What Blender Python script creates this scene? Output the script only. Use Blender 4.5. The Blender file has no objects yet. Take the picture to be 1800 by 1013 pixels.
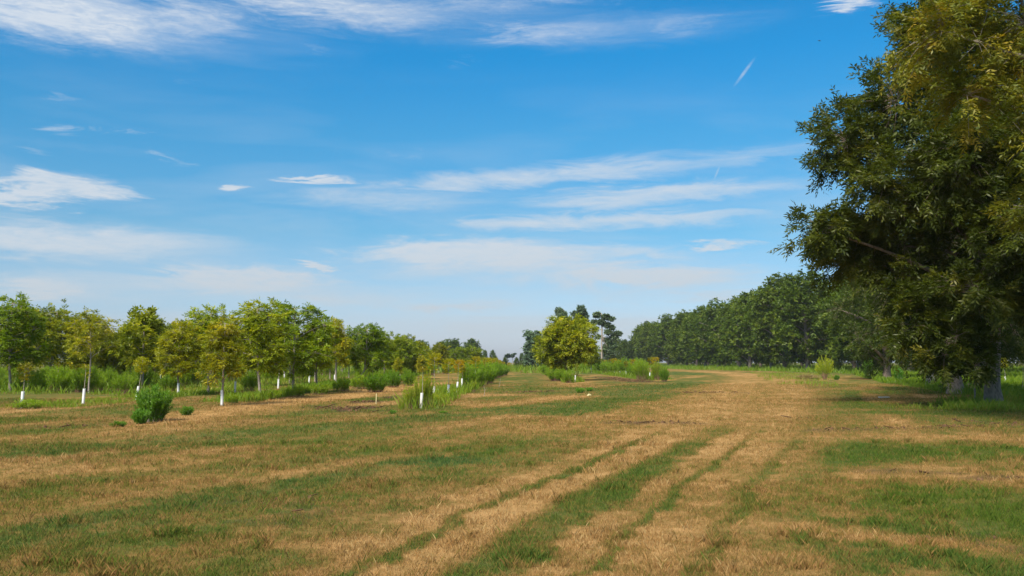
import bpy, math, numpy as np
from math import radians, sin, cos, tan, pi
C = bpy.context.scene.collection
rng = np.random.default_rng(7)

# ------------------------------------------------------------------ camera model (photo is 1800 x 1013)
F, CX, CY, HC = 1559.0, 900.0, 506.5, 1.7
PITCH = math.atan((637 - CY) / F)
def ray(px, py):
    a, b = (px - CX) / F, (CY - py) / F
    return a, cos(PITCH) - b * sin(PITCH), sin(PITCH) + b * cos(PITCH)
def G(px, py):                                   # ground point seen at a photo pixel
    x, y, z = ray(px, py); t = -HC / z
    return x * t, y * t
def AZEL(px, py):
    x, y, z = ray(px, py)
    return math.atan2(x, y), math.atan2(z, math.hypot(x, y))

# ------------------------------------------------------------------ small helpers
def nrm(v): return v / np.maximum(np.linalg.norm(v, axis=-1, keepdims=True), 1e-9)
def mesh_np(name, verts, faces, mat, face_attr=None, vert_attr=None, smooth=False):
    """faces: list of (n,k) int arrays"""
    verts = np.asarray(verts, np.float32)
    me = bpy.data.meshes.new(name)
    faces = [np.asarray(f, np.int32) for f in faces if len(f)]
    me.vertices.add(len(verts)); me.vertices.foreach_set('co', verts.ravel())
    nl = sum(f.size for f in faces); npol = sum(len(f) for f in faces)
    me.loops.add(nl); me.polygons.add(npol)
    me.loops.foreach_set('vertex_index', np.concatenate([f.ravel() for f in faces]))
    tot = np.concatenate([np.full(len(f), f.shape[1], np.int32) for f in faces])
    st = np.concatenate([[0], np.cumsum(tot)[:-1]]).astype(np.int32)
    me.polygons.foreach_set('loop_start', st); me.polygons.foreach_set('loop_total', tot)
    if smooth: me.polygons.foreach_set('use_smooth', np.ones(npol, bool))
    me.update(calc_edges=True)
    for k, v in (face_attr or {}).items():
        a = me.attributes.new(k, 'FLOAT', 'FACE'); a.data.foreach_set('value', np.asarray(v, np.float32))
    for k, v in (vert_attr or {}).items():
        a = me.attributes.new(k, 'FLOAT', 'POINT'); a.data.foreach_set('value', np.asarray(v, np.float32))
    if mat: me.materials.append(mat)
    return me
def obj(name, me, parent=None, loc=(0, 0, 0)):
    o = bpy.data.objects.new(name, me); C.objects.link(o); o.location = loc
    if parent: o.parent = parent
    return o
def tag(o, label=None, cat=None, group=None, kind=None):
    if label: o['label'] = label
    if cat: o['category'] = cat
    if group: o['group'] = group
    if kind: o['kind'] = kind
    return o
def empty(name, loc=(0, 0, 0), rz=0.0, s=1.0, tilt=(0, 0)):
    o = bpy.data.objects.new(name, None); C.objects.link(o); o.empty_display_size = .2
    o.location = loc; o.rotation_euler = (tilt[0], tilt[1], rz); o.scale = (s, s, s) if np.isscalar(s) else s
    return o

class MB:
    def __init__(s): s.v, s.q, s.t, s.n = [], [], [], 0
    def tube(s, pts, rad, sides=6, cap=True):
        pts = np.asarray(pts, float); rad = np.asarray(rad, float); n = len(pts)
        d = nrm(np.gradient(pts, axis=0))
        ref = np.array([0, 0, 1.]) if abs(d[0][2]) < .8 else np.array([1., 0, 0])
        u = nrm(np.cross(d, ref)); w = np.cross(d, u)
        a = np.linspace(0, 2 * pi, sides, endpoint=False)
        r = pts[:, None] + rad[:, None, None] * (u[:, None] * np.cos(a)[None, :, None] + w[:, None] * np.sin(a)[None, :, None])
        b = s.n; s.v.append(r.reshape(-1, 3)); s.n += n * sides
        i = np.arange(n - 1)[:, None] * sides; j = np.arange(sides)[None]; k = (j + 1) % sides
        s.q.append(np.stack([b + i + j, b + i + k, b + i + sides + k, b + i + sides + j], -1).reshape(-1, 4))
        if cap:
            c = b + (n - 1) * sides; s.v.append(pts[-1:] ); ci = s.n; s.n += 1
            s.t.append(np.stack([c + np.arange(sides), c + (np.arange(sides) + 1) % sides, np.full(sides, ci)], -1))
    def quads(s, v):                              # v (n,4,3)
        b = s.n; n = len(v); s.v.append(v.reshape(-1, 3)); s.n += n * 4
        s.q.append(b + np.arange(n * 4).reshape(n, 4))
    def box(s, c, h, rz=0.0):
        x = np.array([[-1, -1, -1], [1, -1, -1], [1, 1, -1], [-1, 1, -1], [-1, -1, 1], [1, -1, 1], [1, 1, 1], [-1, 1, 1]]) * np.array(h)
        R = np.array([[cos(rz), -sin(rz), 0], [sin(rz), cos(rz), 0], [0, 0, 1]])
        b = s.n; s.v.append(x @ R.T + np.array(c)); s.n += 8
        s.q.append(b + np.array([[0, 3, 2, 1], [4, 5, 6, 7], [0, 1, 5, 4], [1, 2, 6, 5], [2, 3, 7, 6], [3, 0, 4, 7]]))
    def mesh(s, name, mat, smooth=False, **k):
        f = []
        if s.q: f.append(np.concatenate(s.q))
        if s.t: f.append(np.concatenate(s.t))
        return mesh_np(name, np.concatenate(s.v), f, mat, smooth=smooth, **k)

_T = np.random.default_rng(99).random((8, 256, 256))
def vnoise(x, y, k=0):
    t = _T[k % 8]; xi = np.floor(x).astype(int); yi = np.floor(y).astype(int)
    fx, fy = x - xi, y - yi; fx = fx * fx * (3 - 2 * fx); fy = fy * fy * (3 - 2 * fy)
    g = lambda i, j: t[i & 255, j & 255]
    return (g(xi, yi) * (1 - fx) + g(xi + 1, yi) * fx) * (1 - fy) + (g(xi, yi + 1) * (1 - fx) + g(xi + 1, yi + 1) * fx) * fy
def fbm(x, y, k=0, o=4):
    s, a, n = 0, 1, 0
    for i in range(o):
        s = s + a * vnoise(x * 2 ** i + 17.3 * i, y * 2 ** i - 9.1 * i, k + i); n += a; a *= .5
    return s / n
def sstep(a, b, x):
    t = np.clip((x - a) / (b - a), 0, 1); return t * t * (3 - 2 * t)

# ------------------------------------------------------------------ materials
def new_mat(name):
    m = bpy.data.materials.new(name); m.use_nodes = True; nt = m.node_tree; nt.nodes.clear()
    out = nt.nodes.new('ShaderNodeOutputMaterial'); return m, nt, out
def N(nt, t, **kw):
    n = nt.nodes.new(t)
    for k, v in kw.items():
        if k[0] == 'i' and k[1:].isdigit(): n.inputs[int(k[1:])].default_value = v
        else: setattr(n, k, v)
    return n
def ramp(nt, stops, fac):
    r = nt.nodes.new('ShaderNodeValToRGB'); e = r.color_ramp.elements
    while len(e) < len(stops): e.new(.5)
    for el, (p, c) in zip(e, stops): el.position = p; el.color = (*c, 1)
    nt.links.new(fac, r.inputs[0]); return r.outputs[0]
def attr(nt, name):
    a = nt.nodes.new('ShaderNodeAttribute'); a.attribute_name = name; return a.outputs['Fac']
def math_(nt, op, a, b=None, c=None, clamp=False):
    n = nt.nodes.new('ShaderNodeMath'); n.operation = op; n.use_clamp = clamp
    for i, v in enumerate((a, b, c)):
        if v is None: continue
        if isinstance(v, (int, float)): n.inputs[i].default_value = v
        else: nt.links.new(v, n.inputs[i])
    return n.outputs[0]
def mixc(nt, f, a, b, mode='MIX'):
    n = nt.nodes.new('ShaderNodeMix'); n.data_type = 'RGBA'; n.blend_type = mode
    for s, v in ((n.inputs[0], f), (n.inputs[6], a), (n.inputs[7], b)):
        if isinstance(v, (int, float)): s.default_value = v
        elif isinstance(v, tuple): s.default_value = (*v, 1)
        else: nt.links.new(v, s)
    return n.outputs[2]
def leafy(name, stops, transl=.35, gloss=.022, use_obj=True):
    """leaves / blades: diffuse + translucent, coloured per leaf by the face attribute tint and per plant by the object colour"""
    m, nt, out = new_mat(name)
    col = ramp(nt, stops, attr(nt, 'tint'))
    if use_obj:
        oi = nt.nodes.new('ShaderNodeObjectInfo'); col = mixc(nt, 1.0, col, oi.outputs['Color'], 'MULTIPLY')
    d = nt.nodes.new('ShaderNodeBsdfDiffuse'); t = nt.nodes.new('ShaderNodeBsdfTranslucent'); g = nt.nodes.new('ShaderNodeBsdfGlossy')
    g.inputs['Roughness'].default_value = .45; g.inputs['Color'].default_value = (.75, .75, .6, 1)
    nt.links.new(col, d.inputs[0]); nt.links.new(mixc(nt, 1.0, col, (1.5, 1.45, .6), 'MULTIPLY'), t.inputs[0])
    a = nt.nodes.new('ShaderNodeMixShader'); a.inputs[0].default_value = transl
    nt.links.new(d.outputs[0], a.inputs[1]); nt.links.new(t.outputs[0], a.inputs[2])
    b = nt.nodes.new('ShaderNodeMixShader'); b.inputs[0].default_value = gloss
    nt.links.new(a.outputs[0], b.inputs[1]); nt.links.new(g.outputs[0], b.inputs[2]); nt.links.new(b.outputs[0], out.inputs[0])
    return m
M = {}
M['pecan'] = leafy('pecan_leaves', [(0, (.032, .050, .006)), (.45, (.062, .085, .009)), (.75, (.125, .130, .014)), (.92, (.20, .165, .016)), (1, (.26, .155, .020))], .36)
M['autumn'] = leafy('turning_pecan_leaves', [(0, (.062, .085, .009)), (.4, (.130, .142, .013)), (.75, (.215, .185, .017)), (1, (.31, .190, .021))], .38)
M['far'] = leafy('far_pecan_leaves', [(0, (.038, .064, .006)), (.5, (.074, .112, .009)), (.85, (.145, .175, .013)), (1, (.185, .175, .015))], .34, .02)
M['young'] = leafy('young_pecan_leaves', [(0, (.085, .118, .007)), (.45, (.185, .215, .011)), (.8, (.29, .29, .014)), (1, (.42, .36, .015))], .42)
M['gold'] = leafy('yellow_pecan_leaves', [(0, (.13, .155, .008)), (.5, (.27, .27, .011)), (1, (.45, .36, .015))], .40)
M['pine'] = leafy('pine_needles', [(0, (.06, .10, .05)), (.6, (.105, .155, .075)), (1, (.15, .20, .09))], .1, .03)
M['fennel'] = leafy('feathery_weed_leaves', [(0, (.10, .175, .009)), (.5, (.165, .27, .012)), (1, (.29, .36, .02))], .45, .02)
M['shrub'] = leafy('shrub_leaves', [(0, (.050, .125, .008)), (.6, (.090, .205, .012)), (1, (.17, .29, .022))], .34, .03)
M['weed'] = leafy('tall_grass_blades', [(0, (.095, .175, .010)), (.5, (.165, .235, .018)), (.8, (.25, .23, .042)), (1, (.34, .25, .09))], .36, .02, False)
M['hay'] = leafy('dry_hay', [(0, (.13, .11, .03)), (.5, (.26, .20, .075)), (1, (.40, .28, .12))], .2, .02, False)
def blade_mat():
    m, nt, out = new_mat('grass_blades'); t_ = attr(nt, 'tint')
    w = ramp(nt, [(0, (.078, .128, .015)), (.25, (.122, .152, .022)), (.45, (.20, .155, .036)), (.7, (.315, .174, .060)), (.88, (.415, .238, .088)), (1, (.47, .32, .135))], t_)
    c = ramp(nt, [(0, (.058, .122, .038)), (.25, (.095, .142, .036)), (.45, (.175, .152, .042)), (.7, (.305, .174, .064)), (.88, (.40, .235, .09)), (1, (.47, .32, .135))], t_)
    col = mixc(nt, attr(nt, 'cool'), w, c)
    d = nt.nodes.new('ShaderNodeBsdfDiffuse'); t = nt.nodes.new('ShaderNodeBsdfTranslucent'); nt.links.new(col, d.inputs[0]); nt.links.new(col, t.inputs[0])
    a = nt.nodes.new('ShaderNodeMixShader'); a.inputs[0].default_value = .4; nt.links.new(d.outputs[0], a.inputs[1]); nt.links.new(t.outputs[0], a.inputs[2]); nt.links.new(a.outputs[0], out.inputs[0]); return m
M['blade'] = blade_mat()

def bark(name, c0, c1, scale=6):
    m, nt, out = new_mat(name)
    tc = N(nt, 'ShaderNodeTexCoord'); mp = N(nt, 'ShaderNodeMapping'); mp.inputs['Scale'].default_value = (scale, scale, scale * .35)
    nt.links.new(tc.outputs['Object'], mp.inputs[0])
    n1 = N(nt, 'ShaderNodeTexNoise'); n1.inputs['Scale'].default_value = 3.0; n1.inputs['Detail'].default_value = 6; nt.links.new(mp.outputs[0], n1.inputs[0])
    v = N(nt, 'ShaderNodeTexVoronoi'); v.inputs['Scale'].default_value = 2.6; nt.links.new(mp.outputs[0], v.inputs[0])
    f = math_(nt, 'MULTIPLY_ADD', v.outputs[0], .55, math_(nt, 'MULTIPLY', n1.outputs[0], .7), True)
    col = ramp(nt, [(.25, c0), (.75, c1)], f)
    p = N(nt, 'ShaderNodeBsdfPrincipled'); p.inputs['Roughness'].default_value = .9
    nt.links.new(col, p.inputs['Base Color'])
    bp = N(nt, 'ShaderNodeBump'); bp.inputs['Strength'].default_value = .8; bp.inputs['Distance'].default_value = .03
    nt.links.new(f, bp.inputs['Height']); nt.links.new(bp.outputs[0], p.inputs['Normal'])
    nt.links.new(p.outputs[0], out.inputs[0]); return m
M['bark'] = bark('pecan_bark', (.075, .053, .038), (.27, .20, .145), 5)
M['bark_young'] = bark('young_bark', (.11, .09, .065), (.32, .27, .21), 14)
M['bark_dark'] = bark('dark_bark', (.06, .05, .04), (.20, .16, .13), 3)  # darker bark for the orchard trunks and the evergreen
M['bark_red'] = bark('reddish_stems', (.13, .06, .04), (.26, .13, .09), 10)
def plain(name, col, rough=.6, n=.12, sc=12):
    m, nt, out = new_mat(name)
    tc = N(nt, 'ShaderNodeTexCoord'); t = N(nt, 'ShaderNodeTexNoise'); t.inputs['Scale'].default_value = sc; t.inputs['Detail'].default_value = 5
    nt.links.new(tc.outputs['Object'], t.inputs[0])
    c = ramp(nt, [(.3, tuple(x * (1 - n * 2) for x in col)), (.7, tuple(min(1, x * (1 + n)) for x in col))], t.outputs[0])
    p = N(nt, 'ShaderNodeBsdfPrincipled'); p.inputs['Roughness'].default_value = rough
    nt.links.new(c, p.inputs['Base Color']); nt.links.new(p.outputs[0], out.inputs[0]); return m
def guard_mat(name, top, stain, k):
    m, nt, out = new_mat(name); tc = N(nt, 'ShaderNodeTexCoord'); sx = N(nt, 'ShaderNodeSeparateXYZ'); nt.links.new(tc.outputs['Object'], sx.inputs[0])
    t = N(nt, 'ShaderNodeTexNoise'); t.inputs['Scale'].default_value = 16; t.inputs['Detail'].default_value = 6; nt.links.new(tc.outputs['Object'], t.inputs[0])
    f = math_(nt, 'ADD', math_(nt, 'MULTIPLY_ADD', sx.outputs[2], -2.2, .42), math_(nt, 'MULTIPLY_ADD', t.outputs[0], 1.6, k), clamp=True)
    p = N(nt, 'ShaderNodeBsdfPrincipled'); p.inputs['Roughness'].default_value = .5
    nt.links.new(mixc(nt, f, top, stain), p.inputs['Base Color']); nt.links.new(p.outputs[0], out.inputs[0]); return m
M['guard'] = guard_mat('white_plastic', (.68, .68, .66), (.42, .36, .27), -.72)
M['guard_worn'] = guard_mat('worn_white_plastic', (.66, .63, .58), (.25, .20, .15), -.35)
M['plank'] = plain('weathered_white_board', (.72, .68, .60), .7, .15, 9)
M['stake'] = plain('raw_pine_stake', (.50, .42, .20), .8, .15, 15)
M['post'] = plain('grey_post', (.17, .15, .13), .9, .25, 10)
M['soil'] = plain('dark_mulch', (.11, .062, .034), 1.0, .35, 9)
for n_ in M['soil'].node_tree.nodes:
    if n_.type == 'BSDF_PRINCIPLED': n_.inputs['Specular IOR Level'].default_value = 0
M['bird'] = plain('dark_feathers', (.02, .02, .022), .7, .1, 20)

# ------------------------------------------------------------------ lawn pattern: how dry, how dark the soil and painted shade, how blue-green at every ground point
PATH = np.array([(-4.6, -5), (-0.60, 7.05), (0.62, 10.9), (2.62, 16.3), (5.95, 25.7), (11.1, 42), (17.0, 61.6), (26.5, 94.6), (33.5, 132), (35.5, 177), (34, 241), (24, 330)], float)
def seg_dist(x, y, pts):
    """signed lateral offset (right positive) and distance to a polyline"""
    best = np.full(x.shape, 1e9); off = np.zeros(x.shape)
    for (x0, y0), (x1, y1) in zip(pts[:-1], pts[1:]):
        dx, dy = x1 - x0, y1 - y0; L2 = dx * dx + dy * dy + 1e-9
        t = np.clip(((x - x0) * dx + (y - y0) * dy) / L2, 0, 1)
        ex, ey = x - x0 - t * dx, y - y0 - t * dy
        d = np.hypot(ex, ey); s = np.sign(dx * -ey + dy * ex)
        m = d < best; best = np.where(m, d, best); off = np.where(m, d * s, off)
    return off, best
# hand-placed strokes: photo-pixel polyline on the ground, half width (m), dryness, strength, cool
STROKES = [
    ([(0, 955), (150, 925), (320, 890), (480, 865), (640, 832)], .50, .24, .75, .55),
    ([(0, 800), (120, 795), (260, 783), (420, 762), (700, 744), (900, 722), (1060, 700), (1150, 690)], .9, .24, .7, .5),
    ([(0, 890), (250, 850), (500, 822)], .55, .62, .6, 0), ([(0, 845), (200, 825), (420, 805), (700, 775)], .7, .60, .6, 0),
    ([(150, 985), (420, 925), (650, 880), (860, 840)], .35, .25, .5, .3),
    ([(520, 900), (700, 855), (850, 815)], .35, .35, .4, .2),
    ([(770, 815), (840, 812)], .45, .12, .85, .9),
    ([(740, 770), (1000, 752), (1220, 720)], .5, .66, .55, 0),
    ([(0, 772), (200, 760), (320, 745), (440, 728), (560, 702), (680, 686), (800, 672)], .8, .70, .8, 0),
    ([(270, 744), (360, 728), (430, 716), (520, 705), (640, 690), (760, 674)], .95, .95, 1.0, 0),
    ([(180, 775), (400, 752), (600, 738), (900, 722)], .5, .66, .5, 0),
    ([(860, 713), (1000, 698), (1110, 686)], .9, .85, .85, 0),
    ([(1000, 752), (1120, 724), (1220, 696), (1290, 674)], 2.2, .74, .85, 0), ([(1300, 745), (1345, 705), (1350, 680)], .5, .55, .5, 0),
    ([(980, 728), (1060, 709), (1130, 700), (1230, 689)], .9, .06, .9, .35), ([(700, 742), (860, 726), (980, 712)], .7, .20, .6, .4),
    # right-hand lawn: bands running across
    ([(1400, 796), (1475, 800)], .9, .12, .75, .2), ([(1412, 822), (1470, 812)], .5, .15, .65, .2),
    ([(1500, 800), (1630, 795)], 1.1, .06, .85, .2), ([(1700, 794), (1800, 795)], .8, .12, .8, .1),
    ([(1540, 885), (1640, 878), (1740, 876)], .40, .14, .7, .1), ([(1600, 925), (1690, 935)], .3, .12, .6, .3),
    ([(1400, 726), (1600, 728), (1800, 727)], .9, .10, .75, .1),
    ([(1200, 770), (1500, 768), (1800, 772)], .8, .78, .75, 0),
    ([(1560, 838), (1680, 842), (1800, 845)], .7, .80, .7, 0),
    ([(1400, 745), (1600, 748), (1800, 750)], .9, .60, .7, 0), ([(1420, 703), (1650, 704), (1800, 706)], 1.2, .62, .6, 0),
    ([(1420, 688), (1620, 690)], 1.2, .14, .6, .1), ([(1430, 676), (1600, 678)], 2.0, .55, .7, 0), ([(1440, 664), (1560, 665)], 3, .6, .7, 0),
    ([(1360, 960), (1440, 975), (1500, 1000)], .35, .10, .75, .4), ([(1580, 970), (1680, 995), (1790, 1000)], .30, .16, .75, .4),
    ([(1260, 985), (1300, 890), (1330, 840)], .14, .25, .6, .2), ([(1420, 935), (1500, 915)], .25, .15, .6, .2),
    ([(1600, 955), (1750, 965)], .3, .72, .7, 0), ([(1340, 905), (1420, 860)], .5, .58, .6, 0),
    ([(1400, 932), (1470, 930)], .14, .95, .8, 0),
    ([(1240, 740), (1280, 715), (1310, 690)], .3, .2, .5, .2),
    # lane between the young rows
    ([(930, 655), (950, 668), (940, 690)], 1.3, .22, .6, .2), ([(985, 660), (1010, 680)], 1.0, .75, .7, 0),
    ([(1180, 655), (1260, 658)], 4, .10, .8, .6), ([(1060, 694), (1240, 672)], 1.2, .12, .8, .6),
]
SOIL_SHADE = [([(600, 722), (660, 715)], .45, .9), ([(620, 708), (660, 706)], .45, .9), ([(672, 700), (690, 699)], .35, .9), ([(595, 717), (610, 715)], .25, .8),
         ([(560, 716), (640, 724)], .9, .35), ([(1085, 743), (1205, 743)], .45, .75), ([(1200, 690), (1290, 690)], 1.0, .3), ([(900, 690), (960, 688)], .8, .35),
         ([(1560, 830), (1700, 835)], .25, .55), ([(1700, 845), (1800, 842)], .25, .6), ([(1430, 758), (1800, 745)], .35, .5), ([(1640, 735), (1800, 748)], .35, .35),  # closing bands are tree shadow painted into the ground colour; the others bare soil
         ([(1590, 945), (1740, 945)], .14, .45), ([(1760, 960), (1800, 968)], .16, .5), ([(1400, 920), (1480, 925)], .08, .3),
         ([(380, 885), (520, 880), (560, 878)], .35, .30), ([(480, 915), (580, 900)], .25, .35), ([(230, 738), (340, 735)], .35, .25), ([(70, 750), (210, 745)], .5, .35),
         ([(1060, 663), (1100, 668), (1130, 672)], 1.5, .5), ([(1380, 735), (1440, 737)], .2, .3)]
SPTS = [(np.array([G(*p) for p in s[0]]),) + s[1:] for s in STROKES]
SOIL_SHADE_P = [(np.array([G(*p) for p in s[0]]),) + s[1:] for s in SOIL_SHADE]
def lawn(x, y):
    n1 = fbm(x * .35, y * .35, 0); n2 = fbm(x * 1.3, y * 1.3, 2); n3 = fbm(x * .09, y * .09, 4); nf = fbm(x * 5, y * 5, 5, 3)
    # stretched along the track direction
    sx, sy = (x - .36 * y), y
    ns = fbm(sx * 1.1, sy * .12, 1)
    wx = x + (fbm(x * .5, y * .5, 3) - .5) * 1.3 + (fbm(x * 2.2, y * 2.2, 6) - .5) * .5
    wy = y + (fbm(x * .5 + 40, y * .5, 3) - .5) * 1.3 + (fbm(x * 2.2, y * 2.2 + 30, 6) - .5) * .6
    left = sstep(0, -3, x - .36 * y)
    dry = .47 + (n1 - .5) * .9 + (ns - .5) * .75 + (n3 - .5) * .35 + .04 * left
    cool = .25 + (n1 - .5) * .6 + np.zeros_like(x)
    # track stripes
    off, d = seg_dist(x + (n2 - .5) * .40 + (nf - .5) * .22, y, PATH)
    wid = 1 + np.clip((y - 12) / 40, 0, 1) * .9
    o = off / wid
    stripes = np.interp(o, [-2.6, -1.5, -1.25, -.9, -.82, -.70, -.62, -.15, 0, .12, .42, .55, .66, 1.0, 1.06, 1.15, 1.22, 1.8, 1.92, 2.05, 2.12, 2.4, 2.9],
                           [.45, .52, .80, .82, .32, .32, .86, .80, .44, .18, .20, .36, .80, .78, .36, .32, .76, .76, .42, .44, .68, .62, .45])
    far = sstep(18, 27, y)
    stripes = stripes * (1 - far) + far * np.interp(np.abs(o - .2), [0, .3, .7, 1.2, 1.8, 2.6], [.74, .80, .82, .78, .55, .3])
    w = sstep(3.0, 2.0, np.abs(o - .2)) * sstep(300, 240, y)
    dry = dry * (1 - w * .86) + (stripes + (n2 - .5) * .42 + (n1 - .5) * .3) * w * .86
    cool = np.where(w > .3, cool * .6 + .15, cool)
    nz = (n2 - .5)
    for pts, hw, dv, st, cl in SPTS:
        _, ds = seg_dist(wx, wy, pts)
        hh = hw * (1 + np.clip(0.012 * (y - 20), 0, 2))
        k = sstep(hh * 1.9, hh * .2, ds + nz * hh * 1.2 + (nf - .5) * hh * .8) * st * .9 * (1 - .65 * w * (dv < .5) - .3 * w)
        dry = dry * (1 - k) + (dv + (nf - .5) * .35 + nz * .3) * k; cool = cool * (1 - k) + cl * k
    dry = dry + (nf - .5) * .40 + (fbm(x * 13, y * 9, 7, 2) - .5) * .30
    soil = np.zeros_like(x) + sstep(.68, .85, fbm(x * .8 + 7, y * .8, 6)) * .22 * sstep(40, 25, y)
    for pts, hw, st in SOIL_SHADE_P:
        _, ds = seg_dist(wx, wy, pts)
        k = sstep(hw * 1.7, hw * .2, ds + (nf - .5) * hw * 1.8 + nz * hw) * st
        soil = np.maximum(soil, k)
    # under the plantation rows, behind and under the orchard: greener
    plant = sstep(-19, -24, x) * sstep(30, 45, y)
    dry = dry * (1 - plant * .7) + .25 * plant * .7
    orch = sstep(44, 56, x) + sstep(26, 34, x - .12 * y) ; orch = np.clip(orch, 0, 1)
    dry = dry * (1 - orch * .75) + .22 * orch * .75
    fard = sstep(150, 260, y); dry = dry * (1 - fard * .5) + .3 * fard * .5
    return np.clip(dry, 0, 1), np.clip(soil, 0, 1), np.clip(cool, 0, 1)
def relief(x, y):
    return (fbm(x * .25, y * .25, 1) - .5) * .10 * sstep(3, 9, np.hypot(x, y)) * sstep(160, 60, y)

def build_ground():
    ri = [0.0]; r = .5
    while r < 4200: ri.append(r); r *= 1.019 if 5 < r < 400 else 1.10
    ri = np.array(ri[1:])
    fr = np.linspace(-radians(40), radians(40), 520); bk = np.linspace(radians(40), 2 * pi - radians(40), 70)[1:-1]
    an = np.concatenate([fr, bk]); na, nr = len(an), len(ri)
    A, R = np.meshgrid(an, ri); x = (R * np.sin(A)).ravel(); y = (R * np.cos(A)).ravel()
    z = relief(x, y)
    v = np.concatenate([np.stack([x, y, z], -1), [[0, 0, 0]]])
    i = np.arange(nr - 1)[:, None] * na; j = np.arange(na)[None]; k = (j + 1) % na
    q = np.stack([i + k, i + j, i + na + j, i + na + k], -1).reshape(-1, 4)[:, ::-1]
    q = q[:, ::-1] if False else q
    t = np.stack([(np.arange(na) + 1) % na, np.arange(na), np.full(na, nr * na)], -1)
    dry, soil, cool = lawn(v[:, 0], v[:, 1])
    m, nt, out = new_mat('lawn_ground')
    tc = N(nt, 'ShaderNodeTexCoord')
    n1 = N(nt, 'ShaderNodeTexNoise'); n1.inputs['Scale'].default_value = 9; n1.inputs['Detail'].default_value = 8; n1.inputs['Roughness'].default_value = .7; nt.links.new(tc.outputs['Object'], n1.inputs[0])
    n2 = N(nt, 'ShaderNodeTexNoise'); n2.inputs['Scale'].default_value = 1.6; n2.inputs['Detail'].default_value = 8; n2.inputs['Roughness'].default_value = .65; nt.links.new(tc.outputs['Object'], n2.inputs[0])
    f = math_(nt, 'ADD', attr(nt, 'dry'), math_(nt, 'ADD', math_(nt, 'MULTIPLY_ADD', n1.outputs[0], .9, -.45), math_(nt, 'MULTIPLY_ADD', n2.outputs[0], .55, -.275)), clamp=True)
    warm = ramp(nt, [(0, (.048, .070, .012)), (.3, (.085, .088, .022)), (.5, (.140, .098, .028)), (.75, (.225, .132, .045)), (1, (.335, .195, .075))], f)
    coolc = ramp(nt, [(0, (.036, .068, .024)), (.3, (.062, .086, .028)), (.5, (.12, .10, .034)), (.75, (.205, .135, .054)), (1, (.33, .205, .09))], f)
    col = mixc(nt, attr(nt, 'cool'), warm, coolc)
    s = math_(nt, 'MULTIPLY', attr(nt, 'soil'), math_(nt, 'MULTIPLY_ADD', n1.outputs[0], 1.6, .1), clamp=True)
    col = mixc(nt, s, col, (.060, .038, .026))
    p = N(nt, 'ShaderNodeBsdfDiffuse'); nt.links.new(col, p.inputs[0])
    bp = N(nt, 'ShaderNodeBump'); bp.inputs['Strength'].default_value = .9; bp.inputs['Distance'].default_value = .05
    nt.links.new(n1.outputs[0], bp.inputs['Height']); nt.links.new(bp.outputs[0], p.inputs['Normal'])
    nt.links.new(p.outputs[0], out.inputs[0])
    me = mesh_np('ground', v, [q, t], m, vert_attr=dict(dry=dry, soil=soil, cool=cool), smooth=True)
    o = obj('ground', me); tag(o, 'mown lawn of green and dry straw stripes crossed by a faint curving track', None, None, 'structure'); return o
build_ground()

def blades(x, y, z0, h, w, lean, tint, rnd):
    """one bent blade (3 verts + tip) per point -> verts (n,4,3)"""
    n = len(x); a = rnd.random(n) * 2 * pi; b = rnd.random(n) * 2 * pi
    p = np.stack([x, y, z0], -1); u = np.stack([np.cos(a), np.sin(a), np.zeros(n)], -1) * (w / 2)[:, None]
    l = np.stack([np.cos(b) * lean, np.sin(b) * lean, np.ones(n)], -1)
    tip = p + l * h[:, None]; mid = p + l * (h * .55)[:, None] * np.array([.6, .6, 1])
    return np.stack([p - u, p + u * 1.0, mid + u * .8, tip], 1)

def build_lawn_grass():
    r = np.random.default_rng(11); X, Y = [], []
    def band(y0, y1, dens):
        hw = lambda y: .60 * y + 3.2
        area = (hw(y0) + hw(y1)) * (y1 - y0); n = int(area * dens)
        y = np.sqrt(r.random(n) * (y1 ** 2 - y0 ** 2) + y0 ** 2); x = (r.random(n) * 2 - 1) * hw(y)
        X.append(x); Y.append(y)
    band(5.5, 9, 4200); band(9, 13, 2300); band(13, 19, 1000); band(19, 28, 420); band(28, 42, 150); band(42, 70, 45)
    x = np.concatenate(X); y = np.concatenate(Y)
    dry, soil, cool = lawn(x, y)
    clump = fbm(x * 3, y * 3, 6, 3)
    keep = (r.random(len(x)) > soil * 1.1) & (clump + r.random(len(x)) * .6 > .5) & ~((x < -18) & (y > 42))
    x, y, dry, soil, cool, clump = (a[keep] for a in (x, y, dry, soil, cool, clump)); n = len(x)
    lod = np.clip(y / 9, 1, 6)
    green = 1 - dry
    h = (.018 + .034 * r.random(n) ** 1.6 + .048 * np.clip(green - .3, 0, 1) * r.random(n)) * (1 + .12 * (lod - 1)) * (.75 + .7 * (clump - .3))
    h += (r.random(n) > .99) * .06
    tf = vnoise(x * 2.1, y * 2.1, 3) * vnoise(x * 7.3, y * 7.3, 5); h *= 1 + 1.5 * sstep(.42, .62, tf)
    h = np.minimum(h, .085 + .03 * r.random(n) + .006 * lod)
    w = (.0032 + .003 * r.random(n)) * lod
    t = np.clip((dry - .5) * 1.0 + .49 + (r.random(n) - .5) * .52, 0, 1)
    v = blades(x, y, relief(x, y) - .004, np.maximum(h, .012), w, .15 + .65 * r.random(n), t, r)
    me = mesh_np('lawn_grass', v.reshape(-1, 3), [np.arange(n * 4).reshape(n, 4)], M['blade'], face_attr=dict(tint=t, cool=cool))
    o = obj('lawn_grass', me); tag(o, 'short mown grass blades, green in patches and straw dry between', 'grass', None, 'stuff')
build_lawn_grass()

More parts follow.
